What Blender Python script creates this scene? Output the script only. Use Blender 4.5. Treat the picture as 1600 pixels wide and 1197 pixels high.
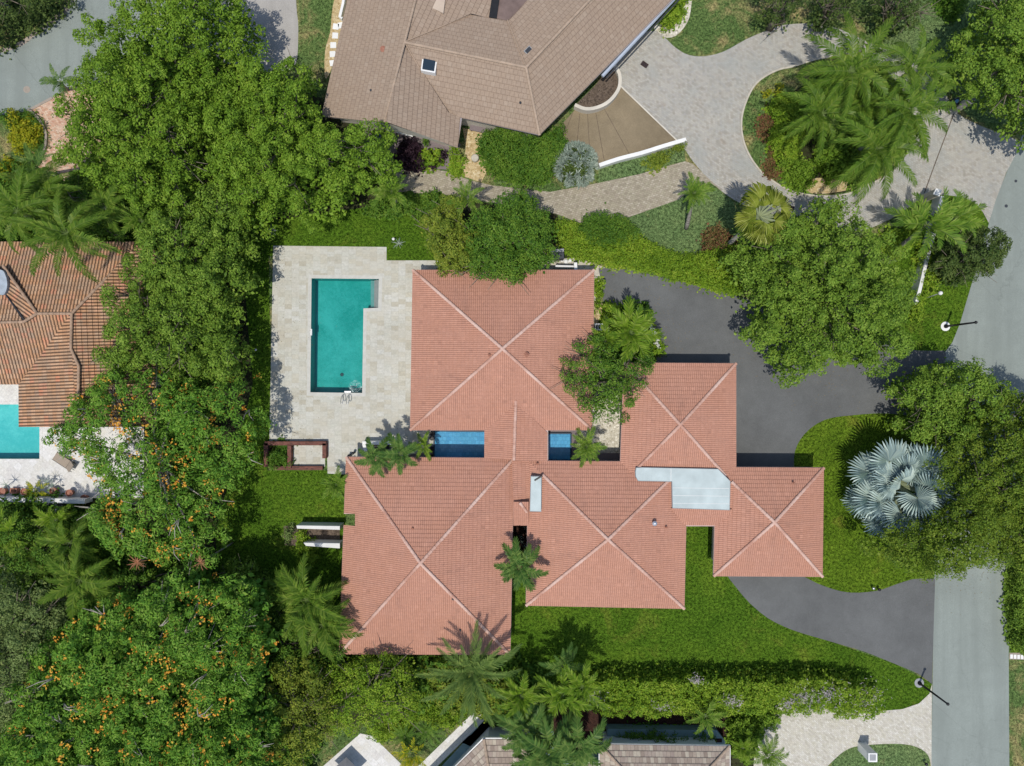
import bpy, bmesh, math, random
import numpy as np
from mathutils import Vector, Matrix
random.seed(7)
RNG = np.random.default_rng(11)
R = math.radians
for o in list(bpy.data.objects): bpy.data.objects.remove(o)

# ------------------------------------------------------------ camera, sky, sun, exposure
S = 0.055            # metres per photo pixel on the ground
H = 60.0             # flying height
CX, CY = 800.0, 598.5
SUN_EL = R(72.0)
SUN_DX, SUN_DY = 0.38, 0.925       # horizontal direction the shadows fall in (x right, y up the picture)
scene = bpy.context.scene
col = scene.collection
cam_d = bpy.data.cameras.new('camera')
cam_d.sensor_width = 36.0
cam_d.lens = 18.0 / (CX * S / H)
cam_d.clip_start = 0.5; cam_d.clip_end = 3000
cam = bpy.data.objects.new('camera', cam_d); col.objects.link(cam)
cam.location = (0, 0, H); cam.rotation_euler = (0, 0, 0)
scene.camera = cam
w = bpy.data.worlds.new('World'); scene.world = w; w.use_nodes = True
nt = w.node_tree; nt.nodes.clear()
sky = nt.nodes.new('ShaderNodeTexSky'); sky.sky_type = 'NISHITA'; sky.sun_disc = False
sky.sun_elevation = SUN_EL
# sun sits opposite to the shadow direction
az = math.atan2(-SUN_DX, -SUN_DY)
sky.sun_rotation = az
bgn = nt.nodes.new('ShaderNodeBackground'); bgn.inputs[1].default_value = 0.125
wo = nt.nodes.new('ShaderNodeOutputWorld')
nt.links.new(sky.outputs[0], bgn.inputs[0]); nt.links.new(bgn.outputs[0], wo.inputs[0])
sd = bpy.data.lights.new('sun', 'SUN'); sd.energy = 3.1; sd.angle = R(0.5); sd.color = (1.0, 0.95, 0.865)
sun = bpy.data.objects.new('sun', sd); col.objects.link(sun)
dirv = Vector((SUN_DX * math.cos(SUN_EL), SUN_DY * math.cos(SUN_EL), -math.sin(SUN_EL))).normalized()
sun.rotation_euler = dirv.to_track_quat('-Z', 'Y').to_euler()
sun.location = (-20, -40, 90)
scene.view_settings.view_transform = 'Standard'
scene.view_settings.look = 'None'
scene.view_settings.exposure = 0.06
scene.view_settings.gamma = 1.0
scene.cycles.max_bounces = 6
scene.cycles.transparent_max_bounces = 8
scene.cycles.diffuse_bounces = 3

# ------------------------------------------------------------ helpers
def P(px, py, z=0.0):
    k = S * (1 - z / H)
    return Vector(((px - CX) * k, (CY - py) * k, z))

def tag(o, label=None, cat=None, group=None, kind=None):
    if label: o['label'] = label
    if cat: o['category'] = cat
    if group: o['group'] = group
    if kind: o['kind'] = kind
    return o

def empty(name, loc, label=None, cat=None, group=None):
    o = bpy.data.objects.new(name, None); col.objects.link(o)
    o.location = loc; o.empty_display_size = 0.3
    return tag(o, label, cat, group)

class MB:
    """collects faces in world coordinates, then links them as one mesh object"""
    def __init__(s): s.v = []; s.f = []; s.uv = []
    def poly(s, pts, uvs=None):
        i = len(s.v); s.v += [tuple(p) for p in pts]; s.f.append(tuple(range(i, i + len(pts))))
        s.uv.append(uvs)
    def prism(s, pts, z0, z1, cap=True):
        """pts: list of (x,y) or Vectors (ccw or cw), vertical prism"""
        pts = [(p[0], p[1]) for p in pts]
        a = sum(pts[i][0]*pts[(i+1)%len(pts)][1]-pts[(i+1)%len(pts)][0]*pts[i][1] for i in range(len(pts)))
        if a < 0: pts = pts[::-1]
        n = len(pts); b = len(s.v)
        s.v += [(x, y, z0) for x, y in pts] + [(x, y, z1) for x, y in pts]
        for k in range(n):
            s.f.append((b+k, b+(k+1)%n, b+n+(k+1)%n, b+n+k)); s.uv.append(None)
        s.f.append(tuple(b+n+k for k in range(n))); s.uv.append(None)
        if cap: s.f.append(tuple(b+n-1-k for k in range(n))); s.uv.append(None)
        return s
    def box(s, c, sx, sy, z0, z1, rot=0.0):
        ca, sa = math.cos(rot), math.sin(rot)
        pts = [(c[0]+ca*x-sa*y, c[1]+sa*x+ca*y) for x, y in ((-sx/2,-sy/2),(sx/2,-sy/2),(sx/2,sy/2),(-sx/2,sy/2))]
        return s.prism(pts, z0, z1)
    def tube(s, pts, radii, n=8, caps=True):
        pts = [Vector(p) for p in pts]; rings = []
        if not hasattr(radii, '__len__'): radii = [radii]*len(pts)
        for i, p in enumerate(pts):
            d = (pts[min(i+1, len(pts)-1)] - pts[max(i-1, 0)])
            d = d.normalized() if d.length > 1e-9 else Vector((0,0,1))
            a = Vector((0,0,1)).cross(d)
            if a.length < 1e-3: a = Vector((1,0,0))
            a.normalize(); b = d.cross(a)
            base = len(s.v)
            for k in range(n):
                t = 2*math.pi*k/n
                s.v.append(tuple(p + (a*math.cos(t) + b*math.sin(t))*radii[i]))
            rings.append(base)
        for i in range(len(rings)-1):
            for k in range(n):
                s.f.append((rings[i]+k, rings[i]+(k+1)%n, rings[i+1]+(k+1)%n, rings[i+1]+k)); s.uv.append(None)
        if caps:
            s.f.append(tuple(rings[0]+n-1-k for k in range(n))); s.uv.append(None)
            s.f.append(tuple(rings[-1]+k for k in range(n))); s.uv.append(None)
        return s
    def lathe(s, c, prof, n=20):
        """prof: list of (r,z)"""
        rings = []
        for r, z in prof:
            b = len(s.v)
            for k in range(n):
                t = 2*math.pi*k/n; s.v.append((c[0]+r*math.cos(t), c[1]+r*math.sin(t), c[2]+z))
            rings.append(b)
        for i in range(len(rings)-1):
            for k in range(n):
                s.f.append((rings[i]+k, rings[i]+(k+1)%n, rings[i+1]+(k+1)%n, rings[i+1]+k)); s.uv.append(None)
        s.f.append(tuple(rings[-1]+k for k in range(n))); s.uv.append(None)
        s.f.append(tuple(rings[0]+n-1-k for k in range(n))); s.uv.append(None)
        return s
    def build(s, name, mat, parent=None, smooth=False, bevel=0):
        me = bpy.data.meshes.new(name)
        off = parent_off(parent)
        me.from_pydata([(x-off[0], y-off[1], z-off[2]) for x, y, z in s.v], [], s.f)
        if any(u is not None for u in s.uv):
            lay = me.uv_layers.new(name='UVMap').data
            li = 0
            for f, u in zip(s.f, s.uv):
                for k in range(len(f)):
                    lay[li].uv = u[k] if u is not None else (s.v[f[k]][0], s.v[f[k]][1]); li += 1
        me.materials.append(mat)
        if smooth: me.polygons.foreach_set('use_smooth', [True]*len(me.polygons))
        o = bpy.data.objects.new(name, me); col.objects.link(o)
        if parent is not None: o.parent = parent
        if bevel:
            m = o.modifiers.new('bevel', 'BEVEL'); m.width = bevel; m.segments = 2; m.limit_method = 'ANGLE'
        return o

def parent_off(p):
    v = Vector((0,0,0))
    while p is not None:
        v += p.location; p = p.parent
    return v

def spl(pts, n=6, closed=True):
    """catmull-rom through the 2d points"""
    out = []; m = len(pts)
    for i in range(m if closed else m-1):
        p0, p1, p2, p3 = [pts[(i+k) % m] if closed else pts[min(max(i+k, 0), m-1)] for k in (-1, 0, 1, 2)]
        for k in range(n):
            t = k/n
            out.append(tuple(0.5*((2*p1[a]) + (-p0[a]+p2[a])*t + (2*p0[a]-5*p1[a]+4*p2[a]-p3[a])*t*t + (-p0[a]+3*p1[a]-3*p2[a]+p3[a])*t**3) for a in (0, 1)))
    if not closed: out.append(tuple(pts[-1]))
    return out

def sheet(name, pts, z, mat, smooth=0, drop=0.05, holes=(), parent=None, world=False):
    """flat ground surface with a skirt; pts in photo pixels"""
    if smooth: pts = spl(pts, smooth)
    bm = bmesh.new()
    loops = []
    for lp in [pts] + list(holes):
        vs = [bm.verts.new((p[0], p[1], z) if world else tuple(P(p[0], p[1], 0)[:2]) + (z,)) for p in lp]
        es = [bm.edges.new((vs[i], vs[(i+1) % len(vs)])) for i in range(len(vs))]
        loops.append((vs, es))
    if holes:
        bmesh.ops.triangle_fill(bm, use_beauty=True, use_dissolve=False, edges=[e for _, es in loops for e in es])
    else:
        bm.faces.new(loops[0][0])
        bmesh.ops.triangulate(bm, faces=bm.faces[:])
    for f in bm.faces:
        f.normal_update()
        if f.normal.z < 0: f.normal_flip()
    vs = loops[0][0]; low = [bm.verts.new((v.co.x, v.co.y, z-drop)) for v in vs]
    for i in range(len(vs)):
        j = (i+1) % len(vs); bm.faces.new((vs[i], low[i], low[j], vs[j]))
    off = parent_off(parent)
    for v in bm.verts: v.co -= off
    me = bpy.data.meshes.new(name); bm.to_mesh(me); bm.free()
    me.materials.append(mat)
    o = bpy.data.objects.new(name, me); col.objects.link(o)
    if parent is not None: o.parent = parent
    else: o['kind'] = 'structure'
    return o

# ------------------------------------------------------------ materials
class N:
    def __init__(s, name):
        s.m = bpy.data.materials.new(name); s.m.use_nodes = True
        s.t = s.m.node_tree; s.t.nodes.clear()
        s.out = s.t.nodes.new('ShaderNodeOutputMaterial')
    def n(s, typ, **kw):
        nd = s.t.nodes.new(typ)
        for k, v in kw.items(): setattr(nd, k, v)
        return nd
    def l(s, a, b): s.t.links.new(a, b)
    def val(s, inp, v):
        if isinstance(v, bpy.types.NodeSocket): s.l(v, inp)
        elif isinstance(v, (tuple, list)) and len(v) == 3 and inp.type == 'RGBA': inp.default_value = (*v, 1)
        else: inp.default_value = v
    def math(s, op, a, b=None, c=None, clamp=False):
        nd = s.n('ShaderNodeMath', operation=op); nd.use_clamp = clamp
        s.val(nd.inputs[0], a)
        if b is not None: s.val(nd.inputs[1], b)
        if c is not None: s.val(nd.inputs[2], c)
        return nd.outputs[0]
    def mix(s, f, a, b, mode='MIX'):
        nd = s.n('ShaderNodeMix', data_type='RGBA', blend_type=mode)
        s.val(nd.inputs[0], f); s.val(nd.inputs[6], a); s.val(nd.inputs[7], b)
        return nd.outputs[2]
    def noise(s, vec, scale, detail=3, rough=0.55, dist=0.0):
        nd = s.n('ShaderNodeTexNoise'); s.l(vec, nd.inputs['Vector'])
        nd.inputs['Scale'].default_value = scale; nd.inputs['Detail'].default_value = detail
        nd.inputs['Roughness'].default_value = rough; nd.inputs['Distortion'].default_value = dist
        return nd.outputs[0]
    def ramp(s, f, stops):
        nd = s.n('ShaderNodeValToRGB'); s.l(f, nd.inputs[0])
        e = nd.color_ramp.elements
        while len(e) < len(stops): e.new(0.5)
        for i, (p, c) in enumerate(stops):
            e[i].position = p; e[i].color = (*c, 1) if len(c) == 3 else c
        return nd.outputs[0]
    def rng(s, f, a, b, c=0.0, d=1.0):
        nd = s.n('ShaderNodeMapRange'); s.val(nd.inputs[0], f)
        for i, v in enumerate((a, b, c, d)): nd.inputs[i+1].default_value = v
        return nd.outputs[0]
    def coord(s, which='Object'):
        return s.n('ShaderNodeTexCoord').outputs[which]
    def geo(s, which='Position'): return s.n('ShaderNodeNewGeometry').outputs[which]
    def bump(s, h, strength=0.5, dist=0.05):
        nd = s.n('ShaderNodeBump'); s.l(h, nd.inputs['Height'])
        nd.inputs['Strength'].default_value = strength; nd.inputs['Distance'].default_value = dist
        return nd.outputs[0]
    def pbr(s, colr, rough=0.8, normal=None, spec=0.3, metal=0.0):
        nd = s.n('ShaderNodeBsdfPrincipled')
        s.val(nd.inputs['Base Color'], colr); s.val(nd.inputs['Roughness'], rough)
        nd.inputs['Specular IOR Level'].default_value = spec; nd.inputs['Metallic'].default_value = metal
        if normal is not None: s.l(normal, nd.inputs['Normal'])
        return nd.outputs[0]
    def done(s, sh): s.l(sh, s.out.inputs[0]); return s.m

def plain(name, c, rough=0.6, var=0.12, scale=2.0, spec=0.3, metal=0.0):
    m = N(name); v = m.coord()
    n1 = m.noise(v, scale, 4)
    c2 = tuple(x*(1-var*1.6) for x in c); c3 = tuple(min(1, x*(1+var)) for x in c)
    return m.done(m.pbr(m.ramp(n1, [(0.3, c2), (0.7, c3)]), rough, None, spec, metal))

def grass(name, c_dark, c_mid, c_light, dry=None, dry_amt=0.0, blade=1.0):
    m = N(name); v = m.geo()
    big = m.noise(v, 0.22, 4, 0.6)
    mid = m.noise(v, 1.1, 5, 0.7)
    fine = m.noise(v, 4.5, 5, 0.85)
    vfine = m.noise(v, 16.0, 3, 0.8)
    f = m.math('ADD', m.math('MULTIPLY', big, 0.35), m.math('ADD', m.math('MULTIPLY', mid, 0.3), m.math('MULTIPLY', fine, 0.35)))
    c = m.ramp(f, [(0.36, c_dark), (0.5, c_mid), (0.64, c_light)])
    if dry:
        d = m.noise(v, 0.3, 5, 0.7, 0.6)
        c = m.mix(m.math('MULTIPLY', m.rng(d, 0.62-0.12*dry_amt, 0.78-0.12*dry_amt), 0.75), c, dry)
    fl = m.rng(m.math('ADD', m.math('MULTIPLY', vfine, 0.5), m.math('MULTIPLY', fine, 0.5)), 0.42, 0.58, 0.12, 1.85)
    hv = m.n('ShaderNodeHueSaturation'); m.l(c, hv.inputs['Color']); m.l(fl, hv.inputs['Value'])
    nb = m.bump(m.math('ADD', m.math('MULTIPLY', vfine, 0.5), fine), 0.75*blade, 0.1)
    return m.done(m.pbr(hv.outputs[0], 0.9, nb, 0.04))

def asphalt(name, c, stain=0.2, streak=None):
    m = N(name); v = m.geo()
    big = m.noise(v, 0.18, 5, 0.6); mid = m.noise(v, 1.1, 4, 0.6); fine = m.noise(v, 30, 2, 0.8)
    f = m.math('ADD', m.math('MULTIPLY', big, 0.55), m.math('ADD', m.math('MULTIPLY', mid, 0.25), m.math('MULTIPLY', fine, 0.2)))
    lo = tuple(x*(1-stain) for x in c); hi = tuple(x*(1+stain) for x in c)
    c0 = m.ramp(f, [(0.38, lo), (0.62, hi)])
    sp = m.rng(fine, 0.3, 0.72, 0.8, 1.2)
    hv = m.n('ShaderNodeHueSaturation'); m.l(c0, hv.inputs['Color']); m.l(sp, hv.inputs['Value'])
    cc = hv.outputs[0]
    blot = m.noise(v, 0.45, 6, 0.75, 1.2)
    cc = m.mix(m.rng(blot, 0.56, 0.74, 0, 0.30), cc, tuple(x*0.72 for x in c))
    cc = m.mix(m.rng(blot, 0.28, 0.42, 0.22, 0), cc, tuple(min(1, x*1.2) for x in c))
    if streak:
        mp = m.n('ShaderNodeMapping'); m.l(v, mp.inputs[0]); mp.inputs['Rotation'].default_value = (0, 0, streak[0]); mp.inputs['Scale'].default_value = (1, streak[1], 1)
        st = m.noise(mp.outputs[0], 0.9, 4, 0.6)
        cc = m.mix(m.rng(st, 0.42, 0.62, 0, 0.6), cc, tuple(x*0.82 for x in c))
        cr = m.n('ShaderNodeTexVoronoi', feature='DISTANCE_TO_EDGE'); cr.inputs['Scale'].default_value = 0.22
        wn = m.noise(v, 1.2, 4, 0.7)
        av = m.n('ShaderNodeVectorMath', operation='MULTIPLY_ADD'); m.l(v, av.inputs[0]); av.inputs[1].default_value = (1,1,1)
        cmb = m.n('ShaderNodeCombineXYZ'); m.l(m.math('MULTIPLY', wn, 1.6), cmb.inputs[0]); m.l(m.math('MULTIPLY', wn, -1.2), cmb.inputs[1])
        m.l(cmb.outputs[0], av.inputs[2]); m.l(av.outputs[0], cr.inputs['Vector'])
        cc = m.mix(m.rng(cr.outputs[0], 0.0, 0.006, 0.3, 0.0), cc, tuple(x*0.45 for x in c))
    return m.done(m.pbr(cc, 0.9, m.bump(fine, 0.35, 0.02), 0.2))

def pavers(name, cols, size=(0.3, 0.15), mortar=None, rot=0.0, msize=0.012, patch=0.15, tint=None, stain=None):
    """brick texture laid in world metres; colour of each slab random"""
    m = N(name); v = m.geo()
    mp = m.n('ShaderNodeMapping'); m.l(v, mp.inputs[0]); mp.inputs['Rotation'].default_value = (0, 0, rot)
    br = m.n('ShaderNodeTexBrick'); m.l(mp.outputs[0], br.inputs['Vector'])
    br.inputs['Color1'].default_value = (0, 0, 0, 1); br.inputs['Color2'].default_value = (1, 1, 1, 1)
    br.inputs['Mortar'].default_value = (0.5, 0.5, 0.5, 1)
    br.inputs['Scale'].default_value = 1.0; br.inputs['Mortar Size'].default_value = msize
    br.inputs['Mortar Smooth'].default_value = 0.3; br.inputs['Bias'].default_value = 0.0
    br.inputs['Brick Width'].default_value = size[0]; br.inputs['Row Height'].default_value = size[1]
    k = len(cols)
    c = m.ramp(br.outputs['Color'], [(0.05 + 0.9*i/(k-1), cc) for i, cc in enumerate(cols)])
    big = m.noise(v, 0.25, 5, 0.65); fine = m.noise(v, 5, 6, 0.85)
    hv = m.n('ShaderNodeHueSaturation'); m.l(c, hv.inputs['Color'])
    m.l(m.math('ADD', m.rng(big, 0.3, 0.7, -patch, patch), m.rng(fine, 0.36, 0.64, 0.84, 1.14)), hv.inputs['Value'])
    cc = hv.outputs[0]
    if tint:
        tn = m.noise(v, 0.35, 4, 0.6, 0.5)
        cc = m.mix(m.rng(tn, 0.45, 0.7, 0, 0.6), cc, tint)
    if stain:
        tn = m.noise(v, 0.8, 5, 0.7, 0.8)
        cc = m.mix(m.rng(tn, 0.6, 0.78, 0, 0.5), cc, stain)
    mo = mortar or tuple(x*0.55 for x in cols[0])
    cc = m.mix(m.math('MULTIPLY', br.outputs['Fac'], 0.75), cc, mo)
    hgt = m.math('SUBTRACT', m.math('MULTIPLY', fine, 0.2), br.outputs['Fac'])
    return m.done(m.pbr(cc, 0.8, m.bump(hgt, 0.4, 0.015), 0.25))

def capmat(name, a, b, c):
    m = N(name); v = m.geo()
    f = m.math('ADD', m.math('MULTIPLY', m.noise(v, 0.5, 2), 0.7), m.math('MULTIPLY', m.noise(v, 5, 4), 0.3))
    return m.done(m.pbr(m.ramp(f, [(0.38, a), (0.5, b), (0.64, c)]), 0.75, None, 0.2))

def mulch(name, cols, scale=9.0):
    m = N(name); v = m.geo()
    vo = m.n('ShaderNodeTexVoronoi'); m.l(v, vo.inputs['Vector']); vo.inputs['Scale'].default_value = scale
    sep = m.n('ShaderNodeSeparateColor'); m.l(vo.outputs['Color'], sep.inputs[0])
    k = len(cols)
    c = m.ramp(sep.outputs[0], [(0.02 + 0.96*i/(k-1), cc) for i, cc in enumerate(cols)])
    c = m.mix(m.rng(m.noise(v, 0.7, 4), 0.35, 0.7, 0, 0.4), c, cols[0])
    return m.done(m.pbr(c, 0.9, m.bump(m.math('SUBTRACT', 1.0, vo.outputs['Distance']), 0.9, 0.06), 0.15))

def leafmat(name, cols, trans=0.14, rough=0.55, patch=0.35, spec=0.12):
    """cols: dark..light leaf colours picked per leaf; slow colour drift between branches"""
    m = N(name); v = m.geo()
    rnd = m.n('ShaderNodeNewGeometry').outputs['Random Per Island']
    drift = m.noise(v, 0.55, 3, 0.6)
    f = m.math('ADD', m.math('MULTIPLY', rnd, 1-patch), m.math('MULTIPLY', m.rng(drift, 0.3, 0.7), patch), clamp=True)
    k = len(cols)
    c = m.ramp(f, [(0.06 + 0.88*i/(k-1), cc) for i, cc in enumerate(cols)])
    b = m.pbr(c, rough, None, spec)
    tr = m.n('ShaderNodeBsdfTranslucent')
    hs = m.n('ShaderNodeHueSaturation'); m.l(c, hs.inputs['Color']); hs.inputs['Value'].default_value = 1.5; hs.inputs['Hue'].default_value = 0.49
    m.l(hs.outputs[0], tr.inputs[0])
    ms = m.n('ShaderNodeMixShader'); ms.inputs[0].default_value = trans
    m.l(b, ms.inputs[1]); m.l(tr.outputs[0], ms.inputs[2])
    return m.done(ms.outputs[0])

def rooftile(name, cols, rib=0.165, course=0.34, joint=(0.2, 0.08, 0.06), jf=0.7, ribh=0.03, weather=None, wamt=0.4, barrel=False, tilew=None):
    """UV in metres: u along the eave, v up the slope"""
    m = N(name); uv = m.coord('UV')
    sp = m.n('ShaderNodeSeparateXYZ'); m.l(uv, sp.inputs[0]); u, v = sp.outputs[0], sp.outputs[1]
    tw = tilew or rib*2
    row = m.math('FLOOR', m.math('DIVIDE', v, course))
    iu = m.math('FLOOR', m.math('DIVIDE', m.math('ADD', u, m.math('MULTIPLY', m.math('MODULO', row, 2.0), 0.0 if not tilew else tw/2)), tw))
    cb = m.n('ShaderNodeCombineXYZ'); m.l(iu, cb.inputs[0]); m.l(row, cb.inputs[1])
    wn = m.n('ShaderNodeTexWhiteNoise', noise_dimensions='2D'); m.l(cb.outputs[0], wn.inputs['Vector'])
    k = len(cols)
    c = m.ramp(wn.outputs[0], [(0.04 + 0.92*i/(k-1), cc) for i, cc in enumerate(cols)])
    pos = m.geo()
    if weather:
        wv = m.noise(pos, 0.5, 5, 0.7, 0.5)
        c = m.mix(m.rng(wv, 0.42, 0.72, 0, wamt), c, weather)
    if not barrel and not tilew:      # replaced tiles, algae streaks running down the slope, grimy lower courses
        c = m.mix(m.math('MULTIPLY', m.rng(wn.outputs[0], 0.985, 0.99), 0.18), c, tuple(min(1, x*1.35) for x in cols[-1]))
        c = m.mix(m.math('MULTIPLY', m.rng(wn.outputs[0], 0.02, 0.012), 0.22), c, tuple(x*0.6 for x in cols[0]))
        sv = m.n('ShaderNodeCombineXYZ'); m.l(m.math('MULTIPLY', u, 2.2), sv.inputs[0]); m.l(m.math('MULTIPLY', v, 0.22), sv.inputs[1])
        st = m.noise(sv.outputs[0], 1.0, 5, 0.7, 0.4)
        c = m.mix(m.rng(st, 0.50, 0.72, 0, 0.30), c, (0.30, 0.175, 0.135))
        c = m.mix(m.rng(m.noise(pos, 0.16, 3, 0.6), 0.45, 0.65, 0, 0.30), c, tuple(min(1, x*1.14) for x in cols[-1]))
    fine = m.noise(pos, 5, 4, 0.7)
    hv = m.n('ShaderNodeHueSaturation'); m.l(c, hv.inputs['Color']); m.l(m.rng(fine, 0.3, 0.7, 0.9, 1.1), hv.inputs['Value'])
    c = hv.outputs[0]
    ph = m.math('FRACT', m.math('DIVIDE', u, rib))
    if tilew:   # flat tiles: narrow joints only
        hgt = m.rng(m.math('ABSOLUTE', m.math('SUBTRACT', m.math('FRACT', m.math('DIVIDE', m.math('ADD', u, m.math('MULTIPLY', m.math('MODULO', row, 2.0), tw/2)), tw)), 0.5)), 0.44, 0.5, 1.0, 0.0)
        groove = m.math('SUBTRACT', 1.0, hgt)
    else:
        hgt = m.math('SINE', m.math('MULTIPLY', ph, math.pi))           # rounded rib, sharp pan
        groove = m.rng(hgt, 0.0, 0.5, 1.0, 0.0) if not barrel else m.rng(hgt, 0.35, 0.72, 1.0, 0.0)
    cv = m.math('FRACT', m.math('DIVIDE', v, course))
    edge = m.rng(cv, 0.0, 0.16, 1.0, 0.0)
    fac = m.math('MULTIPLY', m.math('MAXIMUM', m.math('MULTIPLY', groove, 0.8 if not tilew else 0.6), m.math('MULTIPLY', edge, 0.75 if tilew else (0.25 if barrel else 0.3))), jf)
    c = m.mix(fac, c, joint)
    b = m.bump(hgt, 1.0, ribh)
    return m.done(m.pbr(c, 0.75, b, 0.25))

def water(name, tint, ripple=6.0, amt=0.05):
    m = N(name); v = m.geo()
    n1 = m.noise(v, ripple, 3, 0.6, 0.4)
    b = m.bump(n1, amt*4, 0.05)
    tr = m.n('ShaderNodeBsdfTransparent'); tr.inputs[0].default_value = (*tint, 1)
    gl = m.n('ShaderNodeBsdfGlossy'); gl.inputs['Roughness'].default_value = 0.08; m.l(b, gl.inputs['Normal'])
    fr = m.n('ShaderNodeFresnel'); fr.inputs[0].default_value = 1.33; m.l(b, fr.inputs['Normal'])
    ms = m.n('ShaderNodeMixShader'); m.l(fr.outputs[0], ms.inputs[0]); m.l(tr.outputs[0], ms.inputs[1]); m.l(gl.outputs[0], ms.inputs[2])
    return m.done(ms.outputs[0])

def poolfloor(name, c1, c2, rip=0.25):
    m = N(name); v = m.geo()
    vo = m.n('ShaderNodeTexVoronoi', feature='SMOOTH_F1'); m.l(v, vo.inputs['Vector']); vo.inputs['Scale'].default_value = 3.2
    big = m.noise(v, 0.28, 4, 0.6, 0.6); fine = m.noise(v, 3.2, 6, 0.8, 0.9)
    f = m.math('ADD', m.math('MULTIPLY', big, 0.55), m.math('MULTIPLY', fine, 0.45))
    return m.done(m.pbr(m.ramp(f, [(0.40, c1), (0.61, c2)]), 0.6, None, 0.2))

M = {}
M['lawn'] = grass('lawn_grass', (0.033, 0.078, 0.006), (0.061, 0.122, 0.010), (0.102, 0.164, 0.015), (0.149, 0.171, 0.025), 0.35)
M['lawn_sun'] = grass('lawn_grass_front', (0.046, 0.089, 0.007), (0.077, 0.135, 0.010), (0.119, 0.180, 0.016), (0.168, 0.182, 0.025), 0.5)  # front lawn grass, slightly lighter and yellower
M['lawn_pale'] = grass('lawn_grass_pale', (0.055, 0.10, 0.028), (0.088, 0.142, 0.042), (0.13, 0.18, 0.055), (0.33, 0.26, 0.12), 1.15)
M['lawn_cool'] = grass('lawn_grass_cool', (0.070, 0.120, 0.042), (0.10, 0.155, 0.056), (0.14, 0.185, 0.07), (0.24, 0.22, 0.10), 0.1, 0.6)
M['soil'] = mulch('dark_soil', [(0.02, 0.016, 0.01), (0.045, 0.05, 0.02), (0.03, 0.045, 0.012)], 5)
M['mulch'] = mulch('brown_mulch', [(0.035, 0.016, 0.012), (0.06, 0.028, 0.02), (0.022, 0.012, 0.01)], 8)
M['bark'] = mulch('grey_brown_mulch', [(0.10, 0.075, 0.055), (0.17, 0.13, 0.10), (0.06, 0.045, 0.035)], 8)
M['pebble'] = mulch('white_pebbles', [(0.34, 0.31, 0.24), (0.72, 0.68, 0.58), (0.5, 0.46, 0.36), (0.8, 0.77, 0.68)], 7)
M['gravel'] = mulch('ochre_gravel', [(0.36, 0.26, 0.12), (0.6, 0.48, 0.27), (0.45, 0.33, 0.17), (0.68, 0.58, 0.38)], 6.5)
M['asphalt'] = asphalt('driveway_asphalt', (0.125, 0.129, 0.128), 0.16)
M['road'] = asphalt('road_asphalt', (0.252, 0.284, 0.260), 0.10, (R(90), 0.06))
M['road_bend'] = asphalt('road_asphalt_bend', (0.252, 0.284, 0.260), 0.10, (R(-45), 0.08))
M['travertine'] = pavers('travertine_slabs', [(0.427, 0.402, 0.326), (0.487, 0.484, 0.421), (0.511, 0.507, 0.454), (0.473, 0.450, 0.369), (0.529, 0.526, 0.478)], (0.41, 0.61), (0.403, 0.393, 0.340), R(90), 0.008, 0.09, (0.511, 0.479, 0.397))
M['ivory'] = pavers('ivory_slabs', [(0.60, 0.58, 0.55), (0.66, 0.65, 0.62), (0.62, 0.60, 0.55), (0.68, 0.67, 0.65)], (0.6, 0.6), (0.48, 0.47, 0.43), R(45), 0.008, 0.05)
M['paver_pink'] = pavers('grey_pink_pavers', [(0.327, 0.306, 0.261), (0.404, 0.388, 0.338), (0.443, 0.418, 0.367), (0.366, 0.357, 0.328)], (0.24, 0.16), (0.231, 0.204, 0.174), R(35), 0.012, 0.06, (0.327, 0.352, 0.338), (0.260, 0.184, 0.116))
M['paver_tan'] = pavers('tan_pavers', [(0.281, 0.245, 0.180), (0.369, 0.333, 0.243), (0.330, 0.284, 0.216), (0.427, 0.382, 0.297)], (0.24, 0.16), (0.175, 0.147, 0.108), R(-15), 0.012, 0.06)
M['paver_red'] = pavers('salmon_pavers', [(0.50, 0.28, 0.18), (0.60, 0.40, 0.28), (0.62, 0.48, 0.36), (0.46, 0.24, 0.16)], (0.24, 0.12), (0.36, 0.24, 0.17), R(20), 0.01, 0.06)
M['paver_white'] = pavers('pale_herringbone_pavers', [(0.44, 0.41, 0.34), (0.56, 0.53, 0.47), (0.50, 0.47, 0.38), (0.60, 0.58, 0.52)], (0.26, 0.13), (0.36, 0.33, 0.26), R(40), 0.01, 0.05)
M['concrete'] = asphalt('stained_concrete', (0.230, 0.184, 0.118), 0.22)
M['concrete_pale'] = asphalt('pale_concrete', (0.40, 0.38, 0.35), 0.10, (R(60), 0.1))
M['stone'] = plain('pale_stone', (0.50, 0.46, 0.38), 0.8, 0.12, 3)
M['kerb'] = plain('kerb_concrete', (0.34, 0.29, 0.24), 0.85, 0.12, 3)
M['white'] = plain('white_paint', (0.78, 0.78, 0.76), 0.5, 0.05, 1.5)
M['cream'] = plain('cream_render', (0.62, 0.58, 0.50), 0.8, 0.08, 1.0)
M['wallwhite'] = plain('white_render', (0.70, 0.70, 0.68), 0.8, 0.06, 0.8)
M['paleblue'] = plain('pale_roof_membrane', (0.473, 0.546, 0.541), 0.7, 0.09, 0.9)
M['seafoam'] = plain('grey_blue_terrace', (0.20, 0.29, 0.30), 0.7, 0.08, 0.8)  # white terrace with its shade mixed into a grey-blue colour
M['black'] = plain('black_metal', (0.018, 0.018, 0.02), 0.45, 0.1, 4)
M['dark'] = plain('dark_grey_paint', (0.045, 0.05, 0.06), 0.5, 0.1, 3)
M['brownbrick'] = pavers('red_brown_brick', [(0.14, 0.055, 0.04), (0.20, 0.08, 0.06), (0.10, 0.045, 0.035)], (0.22, 0.11), (0.09, 0.06, 0.05), 0, 0.01)
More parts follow.
